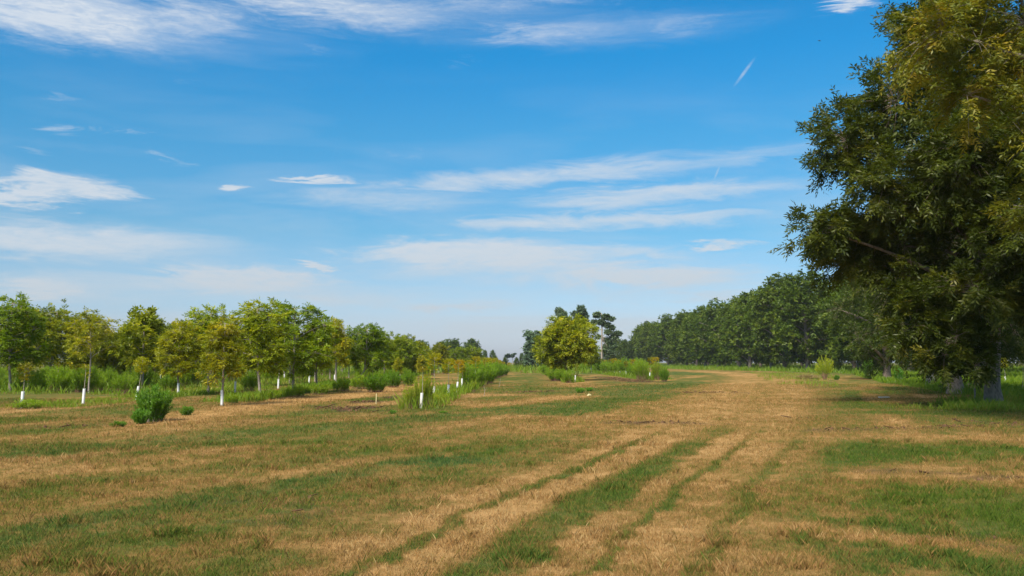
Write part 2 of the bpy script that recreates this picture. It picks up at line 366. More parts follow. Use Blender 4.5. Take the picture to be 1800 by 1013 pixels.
def poly_pts(poly, n, r):
    p = np.array(poly); lo, hi = p.min(0), p.max(0); q = lo + r.random((n * 4, 2)) * (hi - lo); ins = np.zeros(len(q), bool)
    for (x0, y0), (x1, y1) in zip(p, np.roll(p, -1, 0)):
        c = ((y0 > q[:, 1]) != (y1 > q[:, 1])); xx = x0 + (q[:, 1] - y0) / (y1 - y0 + 1e-12) * (x1 - x0); ins ^= c & (q[:, 0] < xx)
    return q[ins][:n]
def build_weeds(name, zones, label):
    r = np.random.default_rng(23); V, T = [], []
    for poly, n, hmin, hmax, w, t0, ts, thr in zones:
        q = poly_pts(poly, n, r); x, y = q[:, 0], q[:, 1]
        c = fbm(x * .45, y * .45, 4, 3); k = c > thr; x, y, c = x[k], y[k], c[k]; m = len(x)
        h = (hmin + (hmax - hmin) * r.random(m) ** 1.5) * (.6 + (c - thr) * 2.2)
        t = np.clip(t0 + (r.random(m) - .5) * ts + (fbm(x * .2, y * .2, 2) - .5) * .5, 0, 1)
        V.append(blades(x, y, relief(x, y) - .01, h, w * (.6 + .8 * r.random(m)), .25 + .35 * r.random(m), t, r)); T.append(t)
    v = np.concatenate(V); t = np.concatenate(T); n = len(v)
    me = mesh_np(name, v.reshape(-1, 3), [np.arange(n * 4).reshape(n, 4)], M['weed'], face_attr=dict(tint=t))
    o = obj(name, me); tag(o, label, 'grass', None, 'stuff')
build_weeds('plantation_grass', [
    ([(-30, 47), (-19, 47), (-17, 60), (-16.5, 150), (-60, 150), (-60, 70)], 80000, .10, .45, .035, .42, .5, .43),
    ([(-70, 62), (-22, 48), (-30, 90), (-70, 110)], 50000, .15, .75, .035, .26, .4, .40),
    ([(-13.4, 38), (-10.9, 38), (-11.6, 60), (-11.4, 120), (-15.5, 120), (-14.2, 60)], 34000, .10, .42, .022, .28, .5, .40),
    ([(-19.2, 33), (-16.2, 33), (-15.5, 60), (-18.5, 60)], 12000, .08, .3, .02, .4, .5, .42),
    ([(-4.2, 32), (-2.6, 32.5), (-1.8, 80), (-1.4, 130), (-4.2, 130)], 13000, .15, .55, .018, .38, .5, .36),
    ([(4.3, 74), (6.4, 74), (6.6, 150), (4.4, 150)], 8000, .15, .5, .03, .35, .4, .38),
    ([(12.4, 86), (15.6, 84), (16.4, 200), (12.5, 200)], 10000, .2, .6, .04, .35, .4, .36),
    ([(-60, 150), (11, 130), (16, 200), (20, 340), (-90, 340)], 26000, .4, 1.2, .12, .35, .5, .42)],
    'tall green weeds and grass growing among the young orchard rows on the left')
build_weeds('orchard_grass', [
    ([(40, 205), (48, 165), (49, 120), (80, 105), (130, 140), (110, 430), (46, 430), (44, 280)], 70000, .35, .85, .09, .26, .45, .33),
    ([(21, 36.5), (28, 38), (60, 80), (62, 130), (46, 120), (32, 78), (24, 50)], 70000, .12, .50, .022, .30, .5, .34),
    ([(14, 33), (19, 29), (26, 31), (30, 38), (19, 37.5)], 14000, .08, .40, .011, .42, .6, .38),
    ([(22, 60), (40, 110), (46, 135), (40, 150), (30, 110), (19, 62)], 8000, .10, .35, .03, .5, .5, .5),
    ([(44, 430), (20, 330), (60, 620), (110, 520)], 3000, .5, 1.2, .25, .3, .5, .4)],
    'tall unmown grass under the mature trees on the right')

def build_clods():
    r = np.random.default_rng(5); mb = MB(); 
    for pts, hw, st in SOIL_SHADE_P:
        if st < .3: continue
        L = np.hypot(*(pts[-1] - pts[0])); n = int(min(420, (L * hw * 2) * 26 * st))
        k = r.random(n)[:, None]; i = np.minimum((k[:, 0] * (len(pts) - 1)).astype(int), len(pts) - 2); f = k[:, 0] * (len(pts) - 1) - i
        p = pts[i] * (1 - f)[:, None] + pts[i + 1] * f[:, None] + r.normal(size=(n, 2)) * hw * .6
        for x, y in p:
            s = (.010 + .028 * r.random() ** 2) * min(1 + y / 30, 2.2)
            if r.random() < .45:
                a = r.random() * 6.28; l = s * 5; d = np.array([cos(a), sin(a), .15])
                z = relief(np.array([x]), np.array([y]))[0]
                mb.tube([(x, y, z + .01), tuple(np.array([x, y, z + .02]) + d * l)], [s * .3, s * .2], 4)
            else:
                z = relief(np.array([x]), np.array([y]))[0]
                mb.tube([(x, y, z - s * .5), (x + s * .2, y, z + s * .4), (x, y + s * .2, z + s * .9)], [s * 1.2, s * 1.0, s * .35], 5)
    o = obj('mulch_debris', mb.mesh('mulch_debris', M['soil'])); tag(o, 'dark clods, twigs and mulch scattered over the bare patches of the lawn', 'debris', None, 'stuff')
build_clods()

# ------------------------------------------------------------------ trees
def bez(a, b, c, n):
    t = np.linspace(0, 1, n)[:, None]; return (1 - t) ** 2 * a + 2 * t * (1 - t) * b + t * t * c
def compounds(B, A, Lf, clen, ll, lw, r, droop=.3):
    """pinnate leaves: Lf leaflets along a rachis; returns quads (n*Lf,4,3)"""
    n = len(B); up = np.array([0, 0, 1.]) + r.normal(size=(n, 3)) * .35
    S = nrm(np.cross(A, up)); Nn = nrm(np.cross(S, A)); out = []
    half = max(1, Lf // 2)
    for j in range(Lf):
        term = (j == Lf - 1) and Lf % 2 == 1
        t = 1.0 if term else (j // 2 + .6) / (half + .3); side = 0 if term else (1 if j % 2 else -1)
        base = B + A * (t * clen)[:, None] + np.array([0, 0, -1.]) * (droop * clen * t * t)[:, None]
        d = nrm(A * (.55 if not term else 1) + side * .85 * S + np.array([0, 0, -.35]) * droop * 2 + r.normal(size=(n, 3)) * .22)
        W = nrm(np.cross(d, Nn + r.normal(size=(n, 3)) * .5))
        l = ll * (.75 + .5 * r.random(n)); w = lw * (.8 + .4 * r.random(n))
        m = base + d * (l * .45)[:, None]
        out.append(np.stack([base, m + W * (w / 2)[:, None], base + d * l[:, None], m - W * (w / 2)[:, None]], 1))
    return np.concatenate(out)
def make_tree(name, seed, trunk_pts, trunk_r, lobes, ntips, per_tip, leaf, leafmat, barkmat, sides=10, twig=True, bias=.0, tint0=.4, tints=.5, droop=.3, limb_r=.32, fork=.55):
    """leaf = (leaflets, rachis, leaflet length, leaflet width). Returns (trunk mesh, crown mesh)"""
    r = np.random.default_rng(seed); mb = MB(); tp = np.array(trunk_pts, float)
    nseg = len(tp); rad = np.linspace(1, .5, nseg) * trunk_r; rad[0] *= 1.28
    mb.tube(tp, rad, sides)
    lobes = np.array(lobes, float); wts = (lobes[:, 3] * lobes[:, 4] * lobes[:, 5]) ** (2 / 3); wts /= wts.sum()
    Q, TI = [], []
    for lb, w in zip(lobes, wts):
        c, rr = lb[:3], lb[3:6]
        k = min(nseg - 1, max(int(nseg * fork), int(np.argmin(np.abs(tp[:, 2] - (c[2] - .45 * np.hypot(c[0], c[1]) - .2 * rr[2]))))))
        a = tp[k]; mid = a + (c - a) * np.array([.35, .35, .62]) + r.normal(size=3) * .06 * np.linalg.norm(c - a)
        limb = bez(a, mid, c, 8); r0 = rad[k] * (limb_r + .25 * rr.mean() / lobes[:, 3:6].mean())
        r0 = min(r0, rad[k] * .8)
        mb.tube(limb, np.linspace(r0, max(r0 * .22, trunk_r * .04), 8), max(4, sides - 3))
        n = max(3, int(ntips * w)); d = nrm(r.normal(size=(n, 3))); rad_t = r.random(n) ** (1 / (2.4 + bias))
        # lumpy outline
        lump = .62 + .62 * vnoise(d[:, 0] * 2.3 + seed, d[:, 1] * 2.3 + d[:, 2] * 2.9 + lb[0], seed)
        tips = c + d * (rad_t * lump)[:, None] * rr
        tips[:, 2] = np.maximum(tips[:, 2], .5 if trunk_r > .15 else .3)
        li = limb[3:]; qi = np.argmin(((tips[:, None] - li[None]) ** 2).sum(-1) + np.linspace(.6, 0, len(li))[None] * 0, 1); qb = li[qi]
        for t_, q_ in zip(tips, qb):
            v = t_ - q_; m2 = q_ + v * .5 + np.array([0, 0, .12 * np.linalg.norm(v)]) + r.normal(size=3) * .05 * np.linalg.norm(v)
            if twig:
                mb.tube(bez(q_, m2, t_, 4), np.linspace(max(.06 * r0, .006 if trunk_r < .15 else .012), .004, 4), 3, False)
        v = tips - qb; f = .55 + .52 * r.random((n, per_tip)); B = (qb[:, None] + v[:, None] * f[..., None] + r.normal(size=(n, per_tip, 3)) * (.055 * rr.mean() * (1.2 - .2 * f))[..., None]).reshape(-1, 3)
        A = nrm(nrm(v)[:, None] * .7 + nrm(tips - c)[:, None] * .5 + r.normal(size=(n, per_tip, 3)) * .65 + np.array([0, 0, -.1])).reshape(-1, 3)
        nb = len(B); Lf, cl, ll, lw = leaf
        q = compounds(B, A, Lf, cl * (.7 + .6 * r.random(nb)), ll, lw, r, droop); Q.append(q)
        bt = tint0 + np.repeat((r.random(n) - .5) * tints * .8, per_tip) + (r.random(nb) - .5) * tints * .6 + (r.random() - .5) * tints * .4
        TI.append(np.tile(bt, Lf) + (r.random(nb * Lf) - .5) * .12)
    q = np.concatenate(Q); t = np.clip(np.concatenate(TI), 0, 1); nq = len(q)
    tm = mb.mesh(name + '_trunk', barkmat, smooth=True)
    cm = mesh_np(name + '_crown', q.reshape(-1, 3), [np.arange(nq * 4).reshape(nq, 4)], leafmat, face_attr=dict(tint=t))
    return tm, cm
def auto_lobes(r, n, R, z0, z1, shape='round', rs=.42):
    """lobes spread through a crown of radius R between heights z0, z1"""
    L = []; H = z1 - z0
    for i in range(n):
        f = (i + .5) / n; a = i * 2.39996 + r.random() * .7
        prof = {'round': sin(pi * min(.97, f * .9 + .08)) ** .6, 'vase': .35 + .65 * sin(pi * min(.95, f * .8 + .1)), 'cone': 1.05 - f * .75, 'col': .75}[shape]
        rad = R * prof * (.35 + .45 * r.random()); s = R * rs * (.8 + .4 * r.random())
        L.append((cos(a) * rad, sin(a) * rad, z0 + s * .7 + f * (H - 1.3 * s), s, s, s * (.85 + .3 * r.random())))
    return L
def wob(r, pts, k=.03):
    p = np.array(pts, float); n = 9; t = np.linspace(0, 1, len(p)); tt = np.linspace(0, 1, n)
    q = np.stack([np.interp(tt, t, p[:, i]) for i in range(3)], -1); q[1:, :2] += np.cumsum(r.normal(size=(n - 1, 2)) * k * p[-1, 2] / n, 0)
    return q
def place(kind, meshes, loc, s, rz, label, cat, group, col=(1, 1, 1), extra=None, tilt=(0, 0)):
    o = empty(kind, (loc[0], loc[1], float(relief(np.array([loc[0]]), np.array([loc[1]]))[0]) - .02), rz, s, tilt); tag(o, label, cat, group)
    obj('trunk', meshes[0], o); c = obj('crown', meshes[1], o); c.color = (*col, 1)
    for nm, me in (extra or []): obj(nm, me, o)
    return o
R_ = np.random.default_rng

# the two big pecans on the right
g0 = G(1745, 713)
big = make_tree('big', 3, wob(R_(1), [(0.05, 0, -.1), (0.0, 0, 1.2), (.12, 0, 2.6), (.25, .1, 5), (.1, 0, 8.5), (-.3, 0, 12)], .02), .32,
    [(-5.4, 0, 10.6, 1.9, 2.2, 1.9), (-6.7, -.5, 6.9, 1.7, 2.0, 1.4), (-4.4, -1, 8.6, 2.1, 2.6, 1.8), (-3.4, 0, 12.2, 2.2, 2.6, 2.2), (-1.5, 0, 15, 3, 3, 2.6), (1.5, .5, 14, 3.2, 3.2, 3),
     (-1.5, -2, 9.5, 3, 2.8, 3), (-2.8, 1.0, 6.5, 2.6, 2.6, 2.2), (1.5, -2, 8, 3, 2.8, 2.8), (3.5, 0, 10.5, 3.2, 3.2, 3), (-1.8, -2.4, 4.5, 1.9, 2, 1.7), (-2.3, -2, 2.7, 1.25, 1.4, 1.25),
     (1.3, -2.0, 4.9, 2, 2, 1.5), (4.5, -1, 6.0, 2.6, 2.6, 2.2), (-4.9, 1, 6.2, 2, 2.2, 1.6), (5.5, 1, 8.5, 2.5, 2.5, 2.5), (0, 2, 11, 3, 3, 3), (-.5, -3, 6.5, 2.2, 2, 2.), (3, -1.6, 5.0, 1.6, 1.6, 1.2), (-.2, 1.5, 4.6, 2, 2, 1.8), (.1, -1.4, 4.0, 1.3, 1.2, 1.0), (-1.5, -1.8, 2.0, 1.1, 1.2, .9), (-3.3, -1.0, 4.2, 1.5, 1.5, 1.2), (2.4, -1.6, 4.6, 1.2, 1.2, .9), (-2.8, -2, 2.0, 1.2, 1.1, .9), (-3.7, -1.5, 3.1, 1.2, 1.2, 1.0), (-1.9, -2.4, 1.6, .9, .9, .6)],
    1800, 18, (9, .38, .21, .060), M['pecan'], M['bark'], 14, tint0=.36, tints=.62, fork=.34)
place('pecan_tree', big, g0, 1, 0, 'huge dark green pecan with thick scaly grey trunk standing in full view at right', 'tree', 'mature pecan trees', (1.0, .95, .9))
near = make_tree('near', 8, wob(R_(2), [(0, 0, -.1), (0, 0, 2), (.1, 0, 4.5), (.2, 0, 8), (0, 0, 13)], .02), .36,
    [(-5.7, 0, 10.2, 1.9, 2, 1.8), (-5.2, -.5, 12.6, 2.2, 2.2, 2), (-4.9, .3, 8.6, 1.8, 1.8, 1.3), (-3.7, -.5, 7.0, 1.8, 1.8, 1.5), (-3.5, 0, 10.4, 2.5, 2.5, 2.4), (-2.5, 0, 13.8, 3, 3, 2.5), (0, 0, 15.2, 3, 3, 2.4),
     (2.5, 0, 12, 3, 3, 3), (-1, .5, 8.8, 2.5, 2.5, 2.2), (3, 0, 8.5, 2.5, 2.5, 2), (-1.8, -2.6, 10, 2.4, 2.2, 2.2), (.5, 2.5, 11, 3, 2.5, 3), (-3.2, .4, 5.6, 1.4, 1.5, 1.2)],
    1000, 15, (9, .32, .145, .044), M['autumn'], M['bark_young'], 12, tint0=.42, tints=.7, fork=.34, limb_r=.34)
place('pecan_tree', near, (16.6, 22), 1, 0, 'nearest pecan, only its olive and rust tinged boughs reaching in at the top right corner', 'tree', 'mature pecan trees')

mids = []
for sd in (21, 22):
    r = R_(sd)
    mids.append(make_tree('mid%d' % sd, sd, wob(r, [(0, 0, -.1), (.1, 0, 2), (.3, 0, 5), (.2, .2, 9), (0, 0, 13)], .03), .42, auto_lobes(r, 18, 7.2, .5, 15.5, 'round', .36), 1300, 9, (5, .34, .24, .085), M['pecan'], M['bark'], 10, tint0=.33, tints=.6, fork=.2))
sparse = make_tree('sparse', 25, wob(R_(25), [(0, 0, -.1), (.1, 0, 1.5), (.5, 0, 3.4), (.4, .2, 6), (.3, 0, 8)], .05), .36, auto_lobes(R_(26), 14, 5.0, .9, 9.5, 'round', .32), 520, 7, (7, .30, .19, .06), M['autumn'], M['bark_young'], 9, tint0=.3, tints=.8, fork=.2, limb_r=.3)
place('pecan_tree', mids[0], G(1680, 692), .95, 1.0, 'dark pecan with leaning pale trunk just behind the huge pecan at right', 'tree', 'mature pecan trees', (.9, .95, .9), tilt=(0, .10))
place('pecan_tree', sparse, G(1637, 678), 1.0, .4, 'thin olive pecan with bare grey limbs low behind the drooping bough at right', 'tree', 'mature pecan trees', (.72, .72, .8))
place('pecan_tree', mids[1], (37, 88), .9, 2.0, 'dark pecan deep in shade behind the thin olive pecan at right', 'tree', 'mature pecan trees', (.85, .95, .9))
place('pecan_tree', mids[0], (48.5, 92), 1.0, 3.3, 'dark pecan filling the far right edge behind the thick trunk', 'tree', 'mature pecan trees', (.8, .9, .85))

# the orchard of mature pecans along the far side of the track
orch = []
for sd in range(6):
    r = R_(40 + sd)
    orch.append(make_tree('orchard%d' % sd, 40 + sd, wob(r, [(0, 0, -.1), (0, 0, 2.4), (.2, 0, 5), (.2, .2, 9), (0, 0, 14)], .03), .42, auto_lobes(r, 27, 8.2, 1.2, 18.0 + r.random(), 'round', .31), 1100, 5, (4, .42, .52, .26), M['far'], M['bark_dark'], 7, twig=False, tint0=.42, tints=.55, fork=.22))
ORD = ['first', 'second', 'third', 'fourth', 'fifth', 'sixth', 'seventh', 'eighth', 'ninth', 'tenth', 'eleventh', 'twelfth', 'thirteenth', 'fourteenth', 'fifteenth', 'sixteenth', 'seventeenth', 'eighteenth', 'nineteenth', 'twentieth', 'twenty-first', 'twenty-second', 'twenty-third', 'twenty-fourth']
k = 0
for i, y in enumerate([122, 137, 152, 167, 182, 197, 212, 228, 244, 260, 277, 294, 312, 331, 351, 372, 394, 417]):
    x = 61 + R_(i).normal() * .8 + (2.5 if i % 5 == 3 else 0)
    s = (1.08 if i < 6 else 1.0) + .10 * R_(i + 50).random(); c = .85 + .3 * R_(i + 90).random()
    col = (c, c * (.98 + .1 * R_(i + 70).random()), c * .95)
    place('pecan_tree', orch[i % 6], (x, y), (s, s, s * (.95 + .08 * R_(i + 33).random())), i * 1.7 + 1.1, 'dark green pecan, %s from the near end of the front row along the track' % ORD[i], 'tree', 'front row of the mature pecan orchard', col)
for row, x0 in enumerate((76, 91)):
    for i, y in enumerate(np.arange(126 + 8 * row, 430, 17.5)):
        s = .97 + .13 * R_(i + row * 20).random(); c = .85 + .25 * R_(i + row * 31).random()
        place('pecan_tree', orch[(i * 2 + row + 1) % 6], (x0 + R_(i).normal(), y), s, i * 2.1 + row, 'dark pecan crown in the packed back rows of the orchard on the right', 'tree', 'back rows of the mature pecan orchard', (c, c, c))

# ------------------------------------------------------------------ young plantation
ym = {}
def young(name, sd, R, z0, z1, nl, tips, shape, mat='young', per=5, leaf=(7, .22, .15, .052), tr=.06, tint0=.42, rs=.40, lean=0, twig=True, tints=.7):
    r = R_(sd); return make_tree(name, sd, wob(r, [(0, 0, -.05), (lean * .4, 0, z0 * .6), (lean, 0, z0), (lean * 1.2, 0, z0 + (z1 - z0) * .4), (lean * 1.2, 0, z1 * .88)], .03), tr, [(a + lean * 1.1, b, c, d, e, f) for a, b, c, d, e, f in auto_lobes(r, nl, R, z0, z1 - .35, shape, rs) + [(cos(q) * R * .55 * (.3 + .7 * k), sin(q) * R * .55 * (.3 + .7 * k), z1 - .55 - .5 * k, R * .13, R * .13, .62) for q, k in r.random((6, 2)) * np.array([6.28, 1.0])]], tips, per, leaf, M[mat], M['bark_young'], 7, twig=twig, tint0=tint0, tints=tints, fork=.3, droop=.25)
ym['full'] = young('full', 61, 1.75, 1.0, 5.0, 16, 420, 'vase')
ym['tall'] = young('tall', 62, 1.45, 1.1, 5.0, 15, 340, 'vase')
ym['wide'] = young('wide', 63, 2.0, 1.1, 5.0, 15, 480, 'round')
ym['slim'] = young('slim', 64, 1.15, 1.25, 5.0, 12, 260, 'col', tint0=.6)
ym['airy'] = young('airy', 65, 1.7, 2.0, 5.0, 14, 170, 'vase', per=4, tint0=.5, rs=.32, tr=.042)
ym['lean'] = young('lean', 66, 1.6, 1.1, 5.0, 14, 460, 'vase', lean=.45)
ym['gold'] = young('gold', 67, 1.25, 1.5, 5.0, 11, 260, 'col', 'gold', tint0=.45)
for i in range(4): ym['back%d' % i] = young('back%d' % i, 70 + i, 1.9, 1.2, 5.0, 12, 230, 'round' if i % 2 else 'vase', leaf=(5, .26, .24, .095), per=5, twig=False, tr=.07)
def guard_mesh(h, rad, mat):
    mb = MB(); mb.tube([(0, 0, -.02), (0, 0, h * .5), (0.004, 0, h)], [rad, rad, rad * 1.02], 14, False)
    mb.tube([(0.004, 0, h), (0.004, 0, h - .02)], [rad * 1.02, rad * .8], 14, False); return mb.mesh('trunk_guard', mat, smooth=True)
gm = {'w': guard_mesh(.64, .055, M['guard']), 'd': guard_mesh(.60, .055, M['guard_worn'])}
def tree_at(kind, px, py, top, label, col=(1, 1, 1), rz=None, guard=None, group='young pecan trees in the plantation', wscale=1.0, tilt=(0, 0), cat='tree', name='young_pecan_tree'):
    x, y = G(px, py); rr = ray(px, top); H = (HC + rr[2] / rr[1] * y) * 1.04; s = H / 5.0
    o = place(name, ym[kind], (x, y), (s * wscale, s * wscale, s), rz if rz is not None else (px * 1.7) % 6.28, label, cat, group, col, tilt=tilt)
    if guard:
        g = obj('trunk_guard', gm[guard], o); g.scale = (1 / (s * wscale), 1 / (s * wscale), 1 / s)
    return o
DG, OL, LM, YG = (.62, .85, .8), (.95, .93, .8), (.95, 1.12, .9), (1.25, 1.15, .9)
TREES = [
    ('tall', 18, 690, 519, 'tall dark green young tree cut by the left picture edge', DG, None),
    ('wide', 84, 678, 536, 'broad olive young tree with a slanting trunk near the left edge', (.75, .82, .75), None),
    ('airy', 156, 691, 543, 'half bare young tree with sky showing through its thin top', OL, None),
    ('wide', 196, 676, 604, 'low olive round tree right behind the half bare one', (.8, .85, .8), None),
    ('full', 273, 676, 562, 'olive young tree over the big feathery green bush', OL, None),
    ('tall', 313, 696, 564, 'yellowish green young tree with white trunk guard, second left of the tallest white guard', (1.1, 1.05, .85), 'w'),
    ('tall', 366, 692, 537, 'tall lime green young tree with slim leaning trunk in white guard', LM, 'w'),
    ('slim', 390, 713, 553, 'nearest young tree, olive and thin, in the largest clean white trunk guard', (.85, .85, .75), 'w'),
    ('tall', 458, 701, 527, 'bright green young tree with bare straight trunk right of the largest white guard', (1.0, 1.1, .9), None),
    ('full', 516, 692, 526, 'tallest broad green young tree with forked trunk amid the left trees', (.72, .95, .8), None),
    ('slim', 556, 690, 558, 'slim lime young tree with thin dark trunk right of the tallest broad one', (.95, 1.1, .9), None),
    ('gold', 591, 678, 560, 'golden leaved young tree with straight pale trunk', (.95, 1.0, .9), None),
    ('lean', 628, 676, 567, 'dark green young tree whose pale trunk leans to the right', (.58, .82, .75), None),
    ('tall', 676, 671, 584, 'green young tree rising behind the dark feathery bushes', (.8, .95, .8), None),
    ('tall', 703, 667, 588, 'ragged topped green young tree right of the leaning one', (.72, .9, .8), None),
    ('full', 727, 666, 597, 'last tall green young tree before the skyline drops', (.75, .9, .8), None),
    ('gold', 740, 668, 625, 'low yellow young tree tucked at the end of the tall green group', (.9, .95, .9), None),
    ('gold', 700, 672, 628, 'small yellow young tree in front of the ragged topped green one', (.85, .95, .9), None),
    ('wide', 806, 655, 609, 'left one of two round green trees beyond the white guards', (.75, .95, .8), None),
    ('wide', 830, 655, 608, 'right one of two round green trees beyond the white guards', (.78, .95, .8), None),
]
for kd, px, py, tp, lb, col, gd in TREES:
    tree_at(kd, px, py, tp, lb, (col[0] * 1.16, col[1] * 1.10, col[2]), guard=gd, wscale=(1.30 if 300 < px < 600 else 1.22) if kd in ('full', 'tall', 'wide', 'lean', 'airy') else 1.12, tilt=(R_(px).normal() * .02, -.07 if px == 84 else R_(px + 1).normal() * .03))
# big yellow-green tree by the grassy lane and its neighbours down the same row
ym['round'] = young('round', 84, 2.25, 1.05, 5.0, 17, 760, 'vase', 'gold', per=6, tint0=.40, tr=.075, rs=.36, leaf=(7, .26, .19, .07))
tree_at('round', 995, 669, 554, 'large round yellow green tree beside the grassy lane, in front of the tall pines', (.98, 1.08, .95), wscale=1.02)
tree_at('round', 975, 661, 578, 'darker olive tree directly behind the large round yellow one', (.6, .72, .7), wscale=.95)  # same crown mesh as the front tree, darker tint
tree_at('back0', 1040, 656, 606, 'low olive tree peeping out right of the large round yellow one', (.8, .85, .8))
# background rows of the plantation: hidden mostly behind the front trees
bk = 0
for x0, ys in ((-24, np.arange(58, 160, 9)), (-31, np.arange(56, 170, 9)), (-40, np.arange(66, 180, 10)), (-49, np.arange(80, 190, 11)), (-13, np.arange(84, 170, 9.5)), (-18, np.arange(62, 150, 9))):
    for y in ys:
        r = R_(bk + 300); s = (.86 + .34 * r.random()) * (1.0 if x0 < -19 else .9); c = .72 + .4 * r.random(); bk += 1
        o = place('young_pecan_tree', ym['back%d' % (bk % 4)], (x0 + r.normal() * .5, y + r.normal()), s, r.random() * 6, 'olive young pecan in the crowded back rows of the left plantation', 'tree', 'back rows of the young plantation', (c * 1.05, c * (1.0 + .1 * r.random()), c * .8))
# saplings in white guards
def sapling(nm, sd, H, n, mat, spread=.28):
    r = R_(sd); mb = MB(); tp = wob(r, [(0, 0, -.02), (.02, 0, H * .5), (0, .02, H)], .05); mb.tube(tp, np.linspace(.022, .008, len(tp)), 6)
    a = r.random(n) * 6.28; f = H * (.62 + .38 * r.random(n)); c = np.stack([np.interp(f, tp[:, 2], tp[:, 0]), np.interp(f, tp[:, 2], tp[:, 1]), f], -1)
    A = nrm(np.stack([np.cos(a), np.sin(a), .35 + .8 * r.random(n)], -1)); off = spread * r.random(n) * np.sin(np.clip((f / H - .58) / .46, 0, 1) * pi) ** .5
    for j in range(0, n, 6): mb.tube([c[j], c[j] + A[j] * (off[j] + .05)], [.006, .003], 3, False)
    q = compounds(c + A * off[:, None], A, 7, .16 + .08 * r.random(n), .12, .045, r, .2); t = np.clip(np.tile(.5 + (r.random(n) - .5) * .7, 7), 0, 1)
    return mb.mesh(nm + '_trunk', M['bark_young'], smooth=True), mesh_np(nm + '_crown', q.reshape(-1, 3), [np.arange(len(q) * 4).reshape(-1, 4)], M[mat], face_attr=dict(tint=t))
sp = {'y': sapling('sapling0', 1, 2.1, 110, 'gold', .30), 'g': sapling('sapling1', 2, 2.2, 90, 'young', .22), 'bare': sapling('sapling2', 3, 2.0, 16, 'gold', .1), 'o': sapling('sapling3', 4, 2.1, 80, 'gold', .30)}
SH = {'y': 2.25, 'g': 2.3, 'bare': 2.1, 'o': 2.25}
def sap(kd, px, py, top, label, gd='w', col=(1, 1, 1), tilt=(0, 0), group='saplings in trunk guards', gh=1.0, loc=None, H=None):
    if loc is None:
        x, y = G(px, py); rr = ray(px, top); H = HC + rr[2] / rr[1] * y
    else: x, y = loc
    s = H / SH[kd]
    if tilt[1] == 0: q_ = R_(int(abs(x * 31) + y * 17)); tilt = (q_.normal() * .035, q_.normal() * .045)
    o = place('sapling', sp[kd], (x, y), s, 0, label, 'sapling', group, col, tilt=tilt)
    if gd: g = obj('trunk_guard', gm[gd], o); g.scale = (1 / s, 1 / s, gh / s)
    return o
OR = (.95, .95, .9)
SAPS = [('g', 38, 718, 638, 'thin dull green sapling in white guard nearest the left edge', 'w', (.8, .7, .7), (0, .03)),
        ('bare', 146, 711, 638, 'nearly bare sapling with three yellow leaves in white guard under the half bare tree', 'w', (1, 1, 1), (0, .04)),
        ('y', 240, 703, 626, 'bright yellow sapling leaning right from its white guard beside the big feathery bush', 'w', (1, 1.05, .9), (0, .11)),
        ('y', 413, 690, 643, 'small yellow leaved sapling with white guard right of the largest white guard', 'w', (1.05, 1.02, .9), (0, .0)),
        ('g', 489, 683, 612, 'slim green sapling with white guard left of the tallest broad tree', 'w', (.9, 1, .8), (0, 0)),
        ('bare', 740, 718, 640, 'sapling with a worn flaking guard inside the wispy weed clump', 'd', (1, .8, 1), (0, 0)),
        ('o', 762, 702, 621, 'orange topped sapling with a bare grey stem behind the wispy weed clump', 'd', OR, (0, 0)),
        ('o', 788, 700, 631, 'orange topped sapling in bright white guard, nearest of the three by the lane', 'w', OR, (0, 0)),
        ('o', 803, 692, 633, 'orange topped sapling in white guard, middle one of the three by the lane', 'w', (1.15, .85, .9), (0, 0)),
        ('y', 812, 682, 640, 'pale yellow sapling in white guard, farthest of the three by the lane', 'w', (.9, .85, .9), (0, 0)),
        ('o', 823, 681, 633, 'orange sapling in white guard just left of the bushy weeds by the lane', 'w', OR, (0, 0)),
        ('o', 1151, 667, 628, 'orange tipped sapling rising from the weed clump at the near end of the right row', 'w', (1.1, .9, .9), (0, 0)),
        ('g', 1011, 672, 640, 'bare stemmed sapling under the large round yellow tree', 'd', (.9, .9, .8), (0, 0)),
        ('y', 1768, 676, 628, 'yellowish sapling in white guard right of the thick trunk', 'w', (.9, .95, .9), (0, -.06)),
        ('g', 1797, 690, 610, 'thin olive sapling cut by the right picture edge', None, (.9, .85, .8), (0, 0)),
        ('y', 138, 682, 640, 'small yellow sapling in white guard in the weeds left of the half bare tree', 'w', (.9, .9, .9), (0, 0)),
        ('g', 543, 675, 632, 'green sapling in white guard between the two tallest trunks', 'w', (.9, 1, .8), (0, 0)),
        ('g', 588, 672, 630, 'slim sapling in white guard just left of the golden tree', 'w', (.9, 1, .8), (0, 0)),
        ('o', 862, 664, 629, 'golden sapling in white guard at the far end of the bushy weeds', 'w', (1.2, .9, .9), (0, 0)),
        ('o', 893, 655, 637, 'small golden sapling where the weed row meets the distant trees', 'w', (1.1, .9, .9), (0, 0))]
for a in SAPS: sap(a[0], a[1], a[2], a[3], a[4], a[5], a[6], a[7])
r = R_(77)
for i, (px, py) in enumerate([(56, 677), (100, 673), (141, 672), (149, 678), (180, 669), (258, 668), (282, 671), (380, 669), (420, 665), (470, 666), (500, 668), (347, 665), (230, 667), (20, 669), (648, 664), (120, 667)]):
    sap('y' if r.random() < .5 else 'g', px, py, 0, 'distant small sapling in white guard among the weeds between the left rows', 'w', (.9, .9, .8), group='distant saplings of the left rows', loc=G(px, py), H=1.9 + .5 * r.random())
for i, y in enumerate(np.arange(62, 130, 5.5)):
    sap('o', 0, 0, 0, 'golden topped sapling in the long weedy row left of the grassy lane', 'w', OR if i % 3 else (1, .9, .9), group='saplings of the row left of the lane', loc=(-3.0 + .018 * (y - 40), y), H=1.7 + .5 * r.random())
